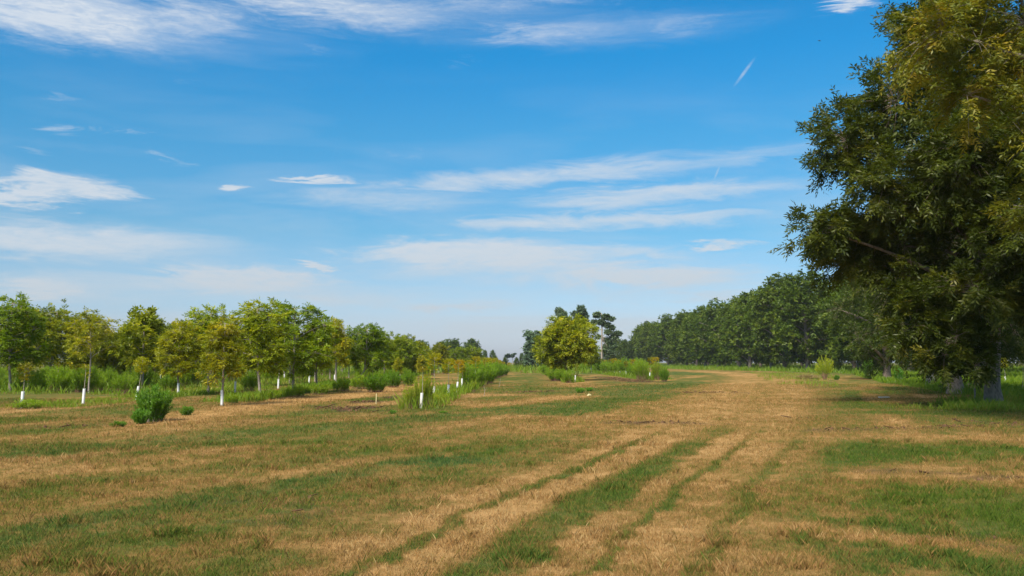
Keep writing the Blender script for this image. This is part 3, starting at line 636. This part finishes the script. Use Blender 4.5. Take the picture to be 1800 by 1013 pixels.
for i, y in enumerate(np.arange(92, 190, 6.5)):
    sap('o' if i % 3 else 'g', 0, 0, 0, 'small sapling in white guard in the weedy row right of the grassy lane', 'w', (1.0, .85, .8), group='saplings of the row right of the lane', loc=(14.2 + .004 * (y - 90), y), H=1.8 + .5 * r.random())

# ------------------------------------------------------------------ feathery weeds
def fennel(nm, sd, H, Rt, Rb, nst, per, spread=.5, mat='fennel', bl=.16, bw=.022, lo=.25, tint0=.45):
    r = R_(sd); mb = MB(); V, T = [], []
    for i in range(nst):
        a = r.random() * 6.28; b0 = Rb * r.random() ** .5; f = r.random() ** .5; h = H * (.55 + .45 * r.random()) * (1.05 - .28 * f * f)
        p0 = np.array([cos(a) * b0, sin(a) * b0, 0]); a2 = a + r.normal() * .5; p2 = np.array([cos(a2) * Rt * f, sin(a2) * Rt * f, h])
        l = bez(p0, (p0 + p2) / 2 * np.array([.8, .8, 1.1]), p2, 6); mb.tube(l, np.linspace(.010, .003, 6), 3, False)
        t = lo + (1.02 - lo) * r.random(per) ** .75; c = np.stack([np.interp(t, np.linspace(0, 1, 6), l[:, k]) for k in range(3)], -1)
        ax = nrm(p2 - p0); d = nrm(ax * (.75 + .4 * r.random((per, 1))) + r.normal(size=(per, 3)) * spread); L = bl * (.6 + .8 * r.random(per)) * (1.15 - .45 * t)
        W = nrm(np.cross(d, r.normal(size=(per, 3)))) * (bw * (.6 + .8 * r.random(per)))[:, None]
        c = c + r.normal(size=(per, 3)) * .03
        V.append(np.stack([c, c + d * (L * .5)[:, None] + W / 2, c + d * L[:, None], c + d * (L * .5)[:, None] - W / 2], 1))
        T.append(np.clip(tint0 + (t - .6) * .5 + (r.random(per) - .5) * .4 + r.normal() * .1, 0, 1))
    v = np.concatenate(V); t = np.concatenate(T)
    return mb.mesh(nm + '_stems', M['bark_red'] if mat == 'fennel' else M['bark_young']), mesh_np(nm + '_foliage', v.reshape(-1, 3), [np.arange(len(v) * 4).reshape(-1, 4)], M[mat], face_attr=dict(tint=t))
fn = {'clump': fennel('clump', 1, 1.9, .75, .35, 60, 90), 'clumpb': fennel('clumpb', 2, 1.8, 1.0, .6, 75, 85, tint0=.4), 'wispy': fennel('wispy', 3, 1.75, .55, .40, 34, 60, .3, tint0=.6), 'ball': fennel('ball', 4, 1.7, .85, .5, 80, 100, .55, lo=.12, tint0=.25),
      'low': fennel('low', 5, .75, .7, .6, 60, 40, .4, lo=.1, tint0=.5), 'bush': fennel('bush', 6, 1.25, 1.05, .55, 130, 110, .6, 'shrub', .15, .030, .08, .5), 'small': fennel('small', 7, .5, .42, .22, 36, 60, .6, 'shrub', .12, .026, .05, .4),
      'vase': fennel('vase', 8, 2.3, 1.05, .15, 60, 110, .6, lo=.45, tint0=.7), 'cone': fennel('cone', 9, 1.3, .35, .3, 40, 80, .55, 'shrub', .14, .03, .1, .6)}
FH = {'clump': 1.95, 'clumpb': 1.85, 'wispy': 1.5, 'ball': 1.75, 'low': .78, 'bush': 1.28, 'small': .52, 'vase': 2.3, 'cone': 1.35}
FW = {'clump': 1.7, 'clumpb': 2.2, 'wispy': 1.3, 'ball': 1.9, 'low': 1.6, 'bush': 2.3, 'small': 1.0, 'vase': 2.3, 'cone': .9}
def weed(kd, px, py, top, wpx, label, col=(1, 1, 1), group='feathery weed clumps', name='weed_clump', cat='weed', loc=None, H=None, W=None):
    if loc is None:
        x, y = G(px, py); rr = ray(px, top); H = HC + rr[2] / rr[1] * y; W = wpx / F * y
    else: x, y = loc
    o = empty(name, (x, y, float(relief(np.array([x]), np.array([y]))[0]) - .02), (x * 3 + y * 1.3) % 6.28, (W / FW[kd], W / FW[kd], H / FH[kd])); tag(o, label, cat, group)
    obj('stems', fn[kd][0], o); c = obj('foliage', fn[kd][1], o); c.color = (*col, 1); return o
weed('bush', 268, 741, 676, 72, 'dense bright green feathery bush in front of the yellow leaning sapling', name='feathery_bush', cat='bush', group=None)
weed('bush', 247, 745, 716, 36, 'lower left lobe bush hugging the dense green feathery bush', (.95, 1.05, 1), name='feathery_bush', cat='bush', group=None)
weed('small', 328, 730, 712, 28, 'small dark green bush on the bare strip right of the dense feathery bush', name='feathery_bush', cat='bush', group=None)
weed('small', 208, 750, 738, 34, 'flat low green weed left of the dense feathery bush', (1.0, .9, .8), name='low_weed', group=None)
weed('low', 48, 719, 701, 66, 'low green tuft around the sapling guard nearest the left edge', group='low weed tufts')
WE = [('clumpb', 216, 691, 655, 50, 'upright square topped weed clump left of the yellow leaning sapling', (.95, 1, .9)),
      ('ball', 297, 688, 648, 38, 'round headed weed clump right of the yellow leaning sapling', (.9, 1, .9)),
      ('clumpb', 440, 688, 647, 44, 'tall weed clump behind and right of the small yellow sapling', (.95, 1, .9)),
      ('ball', 660, 689, 652, 52, 'dark rounded weed clump right of the leaning trunk', (.72, .9, .8)), ('ball', 692, 681, 648, 36, 'dark weed clump, right one of the dark pair beyond the leaning trunk', (.72, .9, .8)),
      ('ball', 718, 678, 650, 30, 'lighter weed clump at the lane side of the dark pair', (.9, 1, .9)),
      ('wispy', 719, 718, 676, 26, 'left wispy tuft of the near weeds by the worn guard', (1.15, 1, .9)), ('wispy', 750, 716, 654, 34, 'tallest wispy tuft of the near weeds, behind the worn guard', (1.15, 1, .9)), ('wispy', 736, 717, 664, 24, 'middle wispy tuft of the near weeds, in front of the worn guard', (1.15, 1, .9)), ('wispy', 780, 706, 692, 22, 'short wispy tuft at the foot of the nearest of three orange saplings', (1.1, 1, .9)), ('wispy', 796, 697, 684, 16, 'wispy tuft around the middle of three orange saplings', (1.1, 1, .9)), ('wispy', 832, 689, 668, 16, 'wispy tuft around the farthest of three orange saplings', (1.1, 1, .9)), ('wispy', 768, 709, 690, 34, 'short wispy tuft right of the worn guard', (1.15, 1, .9)),
      ('clumpb', 838, 679, 641, 36, 'bushy weed clump, largest along the left side of the lane', (.9, 1, .9)), ('clump', 858, 669, 640, 26, 'weed clump just beyond the largest one by the lane', (.9, 1, .9)), ('ball', 878, 660, 636, 22, 'dark weed clump near the far end of the left lane row', (.75, .9, .8)),
      ('clump', 975, 670, 648, 32, 'left weed clump under the large round yellow tree', (.95, 1, .9)), ('clump', 1000, 673, 650, 26, 'right weed clump under the large round yellow tree', (.95, 1, .9)),
      ('clumpb', 1128, 668, 630, 36, 'big weed clump at the near end of the right row', (1.05, 1.05, .9)), ('ball', 1168, 671, 642, 20, 'round small weed head ending the right row by the track', (.8, .95, .8)), ('clump', 1156, 668, 634, 26, 'weed clump around the orange tipped sapling', (1.1, 1.0, .9)),
      ('clump', 1100, 660, 634, 30, 'second weed clump back along the right row', (.95, 1, .9)), ('clump', 1075, 656, 634, 22, 'third weed clump back along the right row', (.85, .95, .9)),
      ('small', 1020, 691, 681, 22, 'left bright green tuft on the lane grass', (1.1, 1.1, 1)), ('small', 1036, 688, 680, 16, 'right bright green tuft on the lane grass', (1.1, 1.1, 1)),
      ('vase', 1450, 668, 627, 38, 'vase shaped bright lime bush with red stems by the track', (1.25, 1.1, .9)),
      ('ball', 1527, 663, 630, 24, 'dark green rounded bush right of the lime vase shaped bush', (.5, .75, .7)), ('cone', 1580, 671, 643, 22, 'small pointed green plant in front of the thin olive pecan', (.7, .9, .8)),
      ('small', 1471, 668, 658, 12, 'tiny green tuft at the foot of the lime vase shaped bush', (1, 1, 1)),
      ('small', 548 + 230, 727, 722, 20, 'tiny flat weed on the straw strip right of the wispy tufts', (1.1, 1, .9)), ('small', 690, 728, 720, 18, 'tiny flat weed left of the wispy tufts', (1, 1, .9))]
for a in WE: weed(*a)
for px, py, hp, wp in [(480, 702, 14, 40), (520, 697, 16, 44), (560, 693, 16, 44), (600, 688, 18, 40), (632, 684, 22, 36), (440, 706, 10, 36), (410, 709, 12, 26)]:
    weed('low', px, py, py - hp - 5, wp, 'low grassy tuft in the green strip below the left trees', (1, 1, .9), 'low weed tufts of the strip')
r = R_(123)
for i in range(105):
    y = 50 + 76 * r.random() ** 1.2; x = -20 - (y * .577 - 17) * r.random(); 
    if i > 85: y = 70 + 60 * r.random(); x = -9 - 5 * r.random()
    h = .95 + .85 * r.random(); c = .85 + .25 * r.random()
    weed(['clump', 'clumpb', 'ball', 'wispy'][i % 4], 0, 0, 0, 0, 'feathery green weed clump among the back rows of the left plantation', (c, c * 1.02, c * .9), 'weed clumps of the back rows', loc=(x, y), H=h, W=h * (.8 + .5 * r.random()))
for i, y in enumerate(np.arange(60, 130, 4.2)):
    weed(['clump', 'ball'][i % 2], 0, 0, 0, 0, 'weed clump in the long row left of the grassy lane', (.9, 1, .85), 'weed clumps left of the lane', loc=(-3.1 + .018 * (y - 40) + r.normal() * .4, y), H=1.2 + .9 * r.random(), W=1.3 + .8 * r.random())
for i, y in enumerate(np.arange(98, 200, 5.5)):
    weed(['clump', 'ball'][i % 2], 0, 0, 0, 0, 'weed clump far back in the row right of the lane', (.9, .98, .85), 'weed clumps right of the lane', loc=(14.3 + r.normal() * .5, y), H=1.5 + 1.0 * r.random(), W=1.6 + 1.0 * r.random())
for i, y in enumerate(np.arange(80, 150, 6)):
    weed('clump', 0, 0, 0, 0, 'weed clump below the row of trees beside the grassy lane', (.9, .98, .85), 'weed clumps under the lane trees', loc=(5.0 + r.normal() * .4, y), H=1.1 + .6 * r.random(), W=1.5 + .8 * r.random())

# ------------------------------------------------------------------ far trees and pines
def pine(sd, H, blobs, mat='pine'):
    r = R_(sd); L = [(x, y, z, s, s, s * .62) for x, y, z, s in blobs]
    return make_tree('pine%d' % sd, sd, wob(r, [(0, 0, -.1), (0, 0, H * .4), (.2, 0, H * .7), (.1, 0, H * .97)], .02), .26, L, 700, 5, (4, .4, .55, .20), M[mat], M['bark_young'], 7, twig=False, tint0=.4, tints=.6, fork=.5, limb_r=.2)
pr = R_(5)
pineA = pine(91, 17, [(pr.normal() * 1.2, pr.normal() * 1.2, 11.5 + 5.0 * pr.random(), 1.3 + .6 * pr.random()) for _ in range(13)])
pineB = pine(92, 15, [(-1.2, 0, 14.2, .85), (.9, 0, 13.7, .9), (2.4, 0, 13.2, .75), (-2.0, .3, 12.2, .8), (-.2, 0, 12.3, .85), (1.3, .5, 11.6, .95), (2.5, .2, 10.9, .7), (-1.6, 0, 10.6, .6), (1.6, -.4, 9.6, .9), (4.1, 0, 9.4, .8), (3.1, .2, 8.5, .9), (1.4, .2, 7.6, .8), (2.8, 0, 6.2, .8), (1.2, .4, 5.4, .9), (2.2, -.3, 4.4, .9), (-.9, 0, 8.4, .45)])
def far_at(ms, baseH, px, top, Y, label, cat, group, col, name, w=1.0, rz=0):
    x = (px - CX) / F * Y; rr = ray(px, top); H = HC + rr[2] / rr[1] * Y; s = H / baseH
    place(name, ms, (x, Y), (s * w, s * w, s), rz, label, cat, group, col)
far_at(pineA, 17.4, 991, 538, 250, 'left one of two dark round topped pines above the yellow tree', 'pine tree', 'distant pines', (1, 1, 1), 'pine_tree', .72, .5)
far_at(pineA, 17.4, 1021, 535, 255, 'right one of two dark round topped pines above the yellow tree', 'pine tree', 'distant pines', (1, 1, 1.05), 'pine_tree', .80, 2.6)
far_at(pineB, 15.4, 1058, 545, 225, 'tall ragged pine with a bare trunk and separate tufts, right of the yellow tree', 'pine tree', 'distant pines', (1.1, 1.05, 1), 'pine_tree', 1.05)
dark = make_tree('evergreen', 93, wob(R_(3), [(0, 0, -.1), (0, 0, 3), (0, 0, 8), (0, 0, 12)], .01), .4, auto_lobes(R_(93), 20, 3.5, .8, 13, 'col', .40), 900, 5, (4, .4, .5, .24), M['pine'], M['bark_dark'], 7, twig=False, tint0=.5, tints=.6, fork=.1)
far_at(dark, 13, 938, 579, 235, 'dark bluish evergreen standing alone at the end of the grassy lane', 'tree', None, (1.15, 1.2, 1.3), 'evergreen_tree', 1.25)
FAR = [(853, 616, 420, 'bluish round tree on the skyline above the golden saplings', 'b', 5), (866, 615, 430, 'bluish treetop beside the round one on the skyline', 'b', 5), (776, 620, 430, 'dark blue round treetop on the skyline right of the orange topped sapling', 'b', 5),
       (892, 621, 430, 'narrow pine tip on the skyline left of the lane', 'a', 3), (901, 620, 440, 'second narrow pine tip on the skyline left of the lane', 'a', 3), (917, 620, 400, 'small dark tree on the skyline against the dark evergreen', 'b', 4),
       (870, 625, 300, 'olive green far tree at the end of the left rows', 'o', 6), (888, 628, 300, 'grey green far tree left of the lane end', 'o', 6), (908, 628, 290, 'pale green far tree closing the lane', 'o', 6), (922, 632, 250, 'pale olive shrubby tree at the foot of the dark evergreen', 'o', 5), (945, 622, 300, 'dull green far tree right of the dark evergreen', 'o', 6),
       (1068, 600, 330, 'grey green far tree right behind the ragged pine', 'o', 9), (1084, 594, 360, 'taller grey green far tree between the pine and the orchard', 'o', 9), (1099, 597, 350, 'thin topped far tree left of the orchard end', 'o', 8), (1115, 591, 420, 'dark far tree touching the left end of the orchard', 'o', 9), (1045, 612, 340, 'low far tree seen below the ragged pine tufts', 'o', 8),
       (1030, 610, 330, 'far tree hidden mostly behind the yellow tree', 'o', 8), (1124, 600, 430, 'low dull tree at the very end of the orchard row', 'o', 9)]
for i, (px, tp, Y, lb, kd, w) in enumerate(FAR):  # blue-shifted tints paint distance haze into the leaf colour
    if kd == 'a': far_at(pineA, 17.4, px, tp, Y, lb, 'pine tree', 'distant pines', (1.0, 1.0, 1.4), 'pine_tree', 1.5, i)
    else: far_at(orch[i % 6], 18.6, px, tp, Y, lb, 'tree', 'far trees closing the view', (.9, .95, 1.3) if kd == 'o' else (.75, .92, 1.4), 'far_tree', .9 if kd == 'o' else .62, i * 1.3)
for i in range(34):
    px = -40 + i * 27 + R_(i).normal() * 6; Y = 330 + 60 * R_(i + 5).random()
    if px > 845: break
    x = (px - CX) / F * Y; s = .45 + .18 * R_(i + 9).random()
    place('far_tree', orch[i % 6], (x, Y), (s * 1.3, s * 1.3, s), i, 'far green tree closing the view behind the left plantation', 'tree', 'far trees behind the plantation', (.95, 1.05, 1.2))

# ------------------------------------------------------------------ small things on the lawn
def small(name, mb, mat, label, cat, loc, rz=0, group=None):
    o = obj(name, mb.mesh(name, mat), None, (loc[0], loc[1], float(relief(np.array([loc[0]]), np.array([loc[1]]))[0]))); o.rotation_euler.z = rz; tag(o, label, cat, group); return o
mb = MB(); mb.box((0, 0, .045), (.27, .055, .018), .1); mb.box((-.16, .02, .02), (.05, .05, .02), .6)
small('board', mb, M['plank'], 'pale weathered board lying on the grass in front of the right trees', 'board', G(1554, 700), .05)
mb = MB(); mb.tube([(0, 0, -.05), (.01, 0, .30), (.012, 0, .40), (.012, 0, .43)], [.022, .022, .02, .006], 6)
small('wooden_stake', mb, M['stake'], 'short pale wooden stake beside the dark mulch patches', 'stake', G(661, 710))
mb = MB(); mb.tube([(0, 0, -.05), (.01, 0, .5), (.03, .01, .92)], [.04, .036, .034], 7)
small('fence_post', mb, M['post'], 'thin grey post left of the thick pecan trunk', 'post', G(1714, 706))
mb = MB(); mb.tube([(0, 0, -.02), (0, 0, .30), (.03, 0, .33)], [.02, .02, .02], 8); mb.tube([(0, 0, .31), (.2, 0, .33), (.35, .03, .30)], [.022, .02, .012], 7)
small('bent_pipe', mb, M['guard_worn'], 'bent white pipe sticking up behind the wispy weed tufts', 'pipe', G(763, 697))
mb = MB(); mb.tube([(0, 0, 0), (.03, 0, .25), (-.02, 0, .55)], [.012, .01, .004], 5); mb.tube([(.03, 0, .25), (.14, .02, .42)], [.007, .003], 4)
small('dry_twig', mb, M['bark_young'], 'thin dry twig standing in the lane grass, nearer one', 'twig', G(851, 697))
mb = MB(); mb.tube([(0, 0, 0), (.06, 0, .3), (.12, 0, .62)], [.014, .01, .004], 5)
small('dry_twig', mb, M['bark_young'], 'leaning dry twig in the lane grass, farther one', 'twig', G(877, 681))
mb = MB(); mb.tube([(-.1, 0, -.02), (0, .02, .05), (.1, 0, .02)], [.06, .07, .03], 7)
small('stone', mb, M['stake'], 'small pale stone on the straw strip near the lane', 'stone', G(1036, 696))
r = R_(9); n = 2600; a = r.random(n) * 6.28; q = r.random(n) ** .5
x, y = np.cos(a) * q * 1.15, np.sin(a) * q * .7; hz = .48 * (1 - q ** 2) * (.6 + .6 * vnoise(x * 2 + 5, y * 2, 1)); z = r.random(n) * hz
v = blades(x, y, z, .10 + .15 * r.random(n), .02 + .02 * r.random(n), 2.2 * r.random(n), None, r); t = np.clip(.45 + (r.random(n) - .5) * .8, 0, 1)
mb = MB(); aa = np.linspace(0, 2 * pi, 18, endpoint=False); 
o = obj('hay_pile', mesh_np('hay_pile', v.reshape(-1, 3), [np.arange(n * 4).reshape(-1, 4)], M['hay'], face_attr=dict(tint=t)), None, (*G(1420, 666), 0)); tag(o, 'low heap of dry cut grass left of the lime vase shaped bush', 'hay pile')
# tiny bird high in the sky
x, y, z = ray(1440, 72); D = 150
mb = MB(); mb.tube([(-.22, 0, 0), (-.08, 0, .02), (.1, 0, .02), (.2, 0, .02), (.27, 0, .0)], [.015, .07, .075, .05, .01], 8)
mb.quads(np.array([[(-.04, 0, .03), (.1, 0, .03), (.04, .28, .12), (-.06, .26, .12)], [(-.06, .26, .12), (.04, .28, .12), (-.06, .56, .06), (-.12, .5, .06)], [(.1, 0, .03), (-.04, 0, .03), (-.06, -.26, .12), (.04, -.28, .12)], [(.04, -.28, .12), (-.06, -.26, .12), (-.12, -.5, .06), (-.06, -.56, .06)], [(-.2, .03, 0), (-.2, -.03, 0), (-.36, -.08, 0), (-.36, .08, 0)]], float))
o = obj('bird', mb.mesh('bird', M['bird'], smooth=False), None, (x * D, y * D, HC + z * D)); o.rotation_euler = (.3, 0, .4); tag(o, 'tiny dark bird flying alone in the blue sky left of the boughs', 'bird')

# ------------------------------------------------------------------ sky, sun
SUN_AZ, SUN_EL = radians(208), radians(46)
W = bpy.data.worlds.new('World'); bpy.context.scene.world = W; W.use_nodes = True
nt = W.node_tree; nt.nodes.clear(); L = nt.links.new
out = N(nt, 'ShaderNodeOutputWorld'); bg = N(nt, 'ShaderNodeBackground'); L(bg.outputs[0], out.inputs[0])
sky = N(nt, 'ShaderNodeTexSky'); sky.sky_type = 'NISHITA'; sky.sun_disc = False; sky.sun_elevation = SUN_EL; sky.sun_rotation = SUN_AZ; sky.air_density = 1.0; sky.dust_density = .6; sky.ozone_density = 2.0
STR = .09; bg.inputs[1].default_value = STR
tc = N(nt, 'ShaderNodeTexCoord'); sx = N(nt, 'ShaderNodeSeparateXYZ'); L(tc.outputs['Generated'], sx.inputs[0])
az = math_(nt, 'ARCTAN2', sx.outputs[0], sx.outputs[1]); el = math_(nt, 'ARCSINE', sx.outputs[2])
SKYTINT = [(0, (1, 1, 1)), (1, (1, 1, 1))]
TINT_ON = True
# colour balance of the air by elevation (el / 60 deg): clear-sky hue seen in the photo
tn = ramp(nt, [(0.0, (.385, .435, .64)), (.027, (.405, .45, .63)), (.065, (.40, .49, .62)), (.137, (.26, .50, .60)), (.242, (.155, .555, .70)), (.323, (.060, .56, .79)), (.45, (.05, .55, .80)), (1, (.25, .55, .75))], math_(nt, 'DIVIDE', el, radians(60), clamp=True))
skyc = mixc(nt, 1.0, sky.outputs[0], tn, 'MULTIPLY') if TINT_ON else sky.outputs[0]
cv = N(nt, 'ShaderNodeCombineXYZ'); L(az, cv.inputs[0]); L(el, cv.inputs[1])
def cnoise(sx_, sy_, rot, detail, rough, dist):
    mp = N(nt, 'ShaderNodeMapping'); mp.inputs['Scale'].default_value = (sx_, sy_, 1); mp.inputs['Rotation'].default_value = (0, 0, rot); L(cv.outputs[0], mp.inputs[0])
    n = N(nt, 'ShaderNodeTexNoise'); n.inputs['Scale'].default_value = 1; n.inputs['Detail'].default_value = detail; n.inputs['Roughness'].default_value = rough; n.inputs['Distortion'].default_value = dist; L(mp.outputs[0], n.inputs[0]); return n
n1 = cnoise(10, 52, radians(-4), 9, .66, .9); n2 = cnoise(38, 190, radians(-9), 7, .68, .5); n5 = cnoise(120, 420, radians(-22), 4, .6, .2); n3 = cnoise(3.5, 20, radians(-3), 5, .55, .4)
# warp the cloud coordinates a little so no cloud has a clean outline
wv = N(nt, 'ShaderNodeVectorMath'); wv.operation = 'MULTIPLY_ADD'; L(n1.outputs['Color'], wv.inputs[0]); wv.inputs[1].default_value = (.22, .034, 0); 
sb = N(nt, 'ShaderNodeVectorMath'); sb.operation = 'SUBTRACT'; L(cv.outputs[0], sb.inputs[0]); sb.inputs[1].default_value = (.11, .017, 0); L(sb.outputs[0], wv.inputs[2])
CLOUDS = [(100, 22, 330, 58, -1, .95), (330, 30, 200, 45, 3, .7), (600, 14, 330, 42, 0, .75), (850, 5, 200, 25, 0, .5), (950, 55, 190, 24, -2, .55), (1190, 42, 140, 22, 2, .42), (1490, 8, 75, 18, -6, .9), (960, 0, 200, 14, 0, .5),
          (80, 328, 170, 24, 2, .95), (30, 350, 110, 18, 0, .7), (555, 316, 105, 11, 6, .95), (402, 329, 38, 6, 3, .8), (115, 225, 50, 8, -3, .6), (210, 230, 45, 6, 0, .5), (300, 277, 55, 14, -10, .5), (110, 175, 60, 11, 3, .45), (60, 268, 45, 8, 0, .4), (350, 230, 16, 26, 30, .22),
          (950, 315, 480, 20, 4, .50), (1250, 283, 260, 18, 5, .35), (1150, 345, 430, 20, 3, .48), (1080, 388, 430, 17, 1, .50), (680, 350, 300, 22, 0, .3), (720, 272, 150, 10, -2, .35),
          (120, 425, 380, 36, -1, .60), (860, 450, 340, 34, -2, .85), (1120, 482, 320, 26, -1, .80), (720, 440, 200, 16, 3, .7), (430, 492, 260, 28, 0, .75), (545, 470, 75, 7, 1, .9), (300, 480, 90, 8, 0, .6), (800, 538, 190, 13, 1, .6), (70, 505, 160, 20, -3, .7), (1270, 430, 85, 10, 1, .65), (1230, 520, 160, 15, 2, .6), (600, 520, 300, 14, 0, .4), (1000, 575, 500, 24, 0, .35), (1050, 440, 260, 14, -4, .5),
          (810, 108, 36, 20, -20, .28), (555, 88, 38, 10, -10, .32), (345, 145, 22, 9, 0, .25), (345, 95, 14, 6, 0, .3)]
TRAILS = [(1308, 128, 34, 4, 50, .55), (1118, 345, 30, 4, 55, .6), (1145, 305, 28, 5, 48, .4), (1261, 302, 32, 3, 66, .5), (1085, 384, 9, 3, 55, .4)]
acc = None
def cloud(vec, px, py, hw, hh, ang, st, lo=0.0):
    a, e = AZEL(px, py); mp = N(nt, 'ShaderNodeMapping'); mp.vector_type = 'TEXTURE'
    mp.inputs['Location'].default_value = (a, e, 0); mp.inputs['Rotation'].default_value = (0, 0, radians(ang)); mp.inputs['Scale'].default_value = (hw / F, hh / F, 1)
    L(vec, mp.inputs[0]); ln = N(nt, 'ShaderNodeVectorMath'); ln.operation = 'LENGTH'; L(mp.outputs[0], ln.inputs[0])
    mr = N(nt, 'ShaderNodeMapRange'); mr.interpolation_type = 'SMOOTHERSTEP'; L(ln.outputs['Value'], mr.inputs[0])
    mr.inputs[1].default_value = 1.15; mr.inputs[2].default_value = lo; mr.inputs[3].default_value = 0; mr.inputs[4].default_value = st; return mr.outputs[0]
for c in CLOUDS:
    o = cloud(wv.outputs[0], c[0], c[1], c[2], c[3] * (1.45 if c[1] > 290 else 1.3), c[4], min(1, c[5] * (1.2 if c[1] > 290 else .88)), .0); acc = o if acc is None else math_(nt, 'MAXIMUM', acc, o)
fib = math_(nt, 'ADD', math_(nt, 'MULTIPLY', n1.outputs[0], .50), math_(nt, 'ADD', math_(nt, 'MULTIPLY', n2.outputs[0], .32), math_(nt, 'MULTIPLY', n5.outputs[0], .18)))
lo_ = math_(nt, 'MULTIPLY_ADD', acc, -.52, .565)
alpha = math_(nt, 'DIVIDE', math_(nt, 'SUBTRACT', fib, lo_), .38, clamp=True)
alpha = math_(nt, 'MULTIPLY', math_(nt, 'MULTIPLY', alpha, math_(nt, 'MULTIPLY', acc, 1.35, clamp=True)), math_(nt, 'MULTIPLY_ADD', n2.outputs[0], .9, .50), clamp=True)
VEILS = [(950, 310, 540, 28, 4, .55), (1250, 283, 300, 24, 5, .45), (1150, 345, 470, 28, 3, .55), (1080, 388, 480, 24, 1, .60), (680, 352, 340, 32, 0, .35), (120, 425, 430, 52, -1, .62), (600, 520, 520, 34, 0, .5), (1000, 575, 720, 44, 0, .6), (1050, 440, 320, 24, -4, .5),
         (300, 500, 440, 44, 0, .55), (860, 470, 440, 56, -2, .55), (1150, 500, 380, 44, 0, .5), (350, 575, 520, 34, 0, .5), (150, 20, 500, 80, 0, .35), (700, 20, 500, 60, 0, .3), (1050, 50, 350, 40, 0, .3)]
vacc = None
for c in VEILS:
    o = cloud(wv.outputs[0], *c[:5], min(1, c[5] * (1.3 if c[1] > 300 else 1))); vacc = o if vacc is None else math_(nt, 'MAXIMUM', vacc, o)
n6 = cnoise(6, 75, radians(-5), 7, .6, .5)
vmod = math_(nt, 'ADD', math_(nt, 'MULTIPLY_ADD', n6.outputs[0], 1.9, -.55), math_(nt, 'MULTIPLY_ADD', n1.outputs[0], 1.1, -.30), clamp=True)
alpha = math_(nt, 'ADD', alpha, math_(nt, 'MULTIPLY', math_(nt, 'MULTIPLY', vacc, vmod), math_(nt, 'SUBTRACT', 1.0, alpha)), clamp=True)
veil = math_(nt, 'MULTIPLY', math_(nt, 'MULTIPLY_ADD', n3.outputs[0], 1.8, -.80, True), math_(nt, 'MULTIPLY_ADD', math_(nt, 'ABSOLUTE', math_(nt, 'SUBTRACT', el, radians(9))), -3.6, .62, True))
alpha = math_(nt, 'MAXIMUM', alpha, veil)
tr = None
for c in TRAILS:
    o = cloud(cv.outputs[0], *c); tr = o if tr is None else math_(nt, 'MAXIMUM', tr, o)
alpha = math_(nt, 'MAXIMUM', alpha, math_(nt, 'MULTIPLY', tr, math_(nt, 'MULTIPLY_ADD', n2.outputs[0], 1.6, -.1, True)), clamp=True)
cc = ramp(nt, [(0, (.50, .56, .60)), (.12, (.60, .68, .76)), (.3, (.64, .72, .82)), (.55, (.75, .79, .85)), (.8, (1.0, 1.0, 1.0)), (1, (1.0, 1.0, 1.0))], math_(nt, 'DIVIDE', el, radians(60), clamp=True))
cs = N(nt, 'ShaderNodeVectorMath'); cs.operation = 'SCALE'; L(cc, cs.inputs[0]); cs.inputs['Scale'].default_value = .45 / STR
n4 = cnoise(2.6, 5.0, .3, 7, .6, .8)
fill_deck = math_(nt, 'MULTIPLY', math_(nt, 'MULTIPLY_ADD', el, 2.6, -1.25, True), math_(nt, 'MULTIPLY_ADD', n4.outputs[0], 2.2, -.35, True))     # broken cloud added overhead, out of view, to raise the ambient light
alpha = math_(nt, 'MAXIMUM', alpha, math_(nt, 'MULTIPLY', fill_deck, .9), clamp=True)
bright = N(nt, 'ShaderNodeVectorMath'); bright.operation = 'SCALE'; L(cs.outputs[0], bright.inputs[0]); L(math_(nt, 'MULTIPLY_ADD', fill_deck, 1.1, 1.0), bright.inputs['Scale'])
L(mixc(nt, alpha, skyc, bright.outputs[0]), bg.inputs[0])

mv, nv, ov = new_mat('thin_haze'); pv = nv.nodes.new('ShaderNodeVolumePrincipled'); pv.inputs['Density'].default_value = .00009; pv.inputs['Color'].default_value = (.80, .86, .95, 1); nv.links.new(pv.outputs[0], ov.inputs['Volume'])
mb = MB(); mb.box((0, 300, 35), (900, 1000, 36.2)); ho = obj('haze', mb.mesh('haze', mv)); tag(ho, None, None, None, 'stuff')
sd = bpy.data.lights.new('sun', 'SUN'); sd.energy = 3.3; sd.angle = radians(14.0); sd.color = (1, .93, .82)
so = bpy.data.objects.new('sun', sd); C.objects.link(so)
from mathutils import Vector
dv = Vector((sin(SUN_AZ) * cos(SUN_EL), cos(SUN_AZ) * cos(SUN_EL), sin(SUN_EL)))
so.rotation_euler = dv.to_track_quat('Z', 'Y').to_euler(); so.location = dv * 60

cam = bpy.data.cameras.new('camera'); co = bpy.data.objects.new('camera', cam); C.objects.link(co)
cam.sensor_width = 36; cam.lens = 36 * F / 1800; cam.clip_end = 12000; cam.clip_start = .1
co.location = (0, 0, HC); co.rotation_euler = (pi / 2 + PITCH, 0, 0)
sc = bpy.context.scene; sc.camera = co
sc.view_settings.view_transform = 'Standard'; sc.view_settings.look = 'None'; sc.view_settings.exposure = 1.15; sc.view_settings.gamma = 1; sc.view_settings.use_curve_mapping = False
sc.cycles.max_bounces = 6; sc.cycles.diffuse_bounces = 3; sc.cycles.transmission_bounces = 3; sc.cycles.glossy_bounces = 2; sc.cycles.use_denoising = True
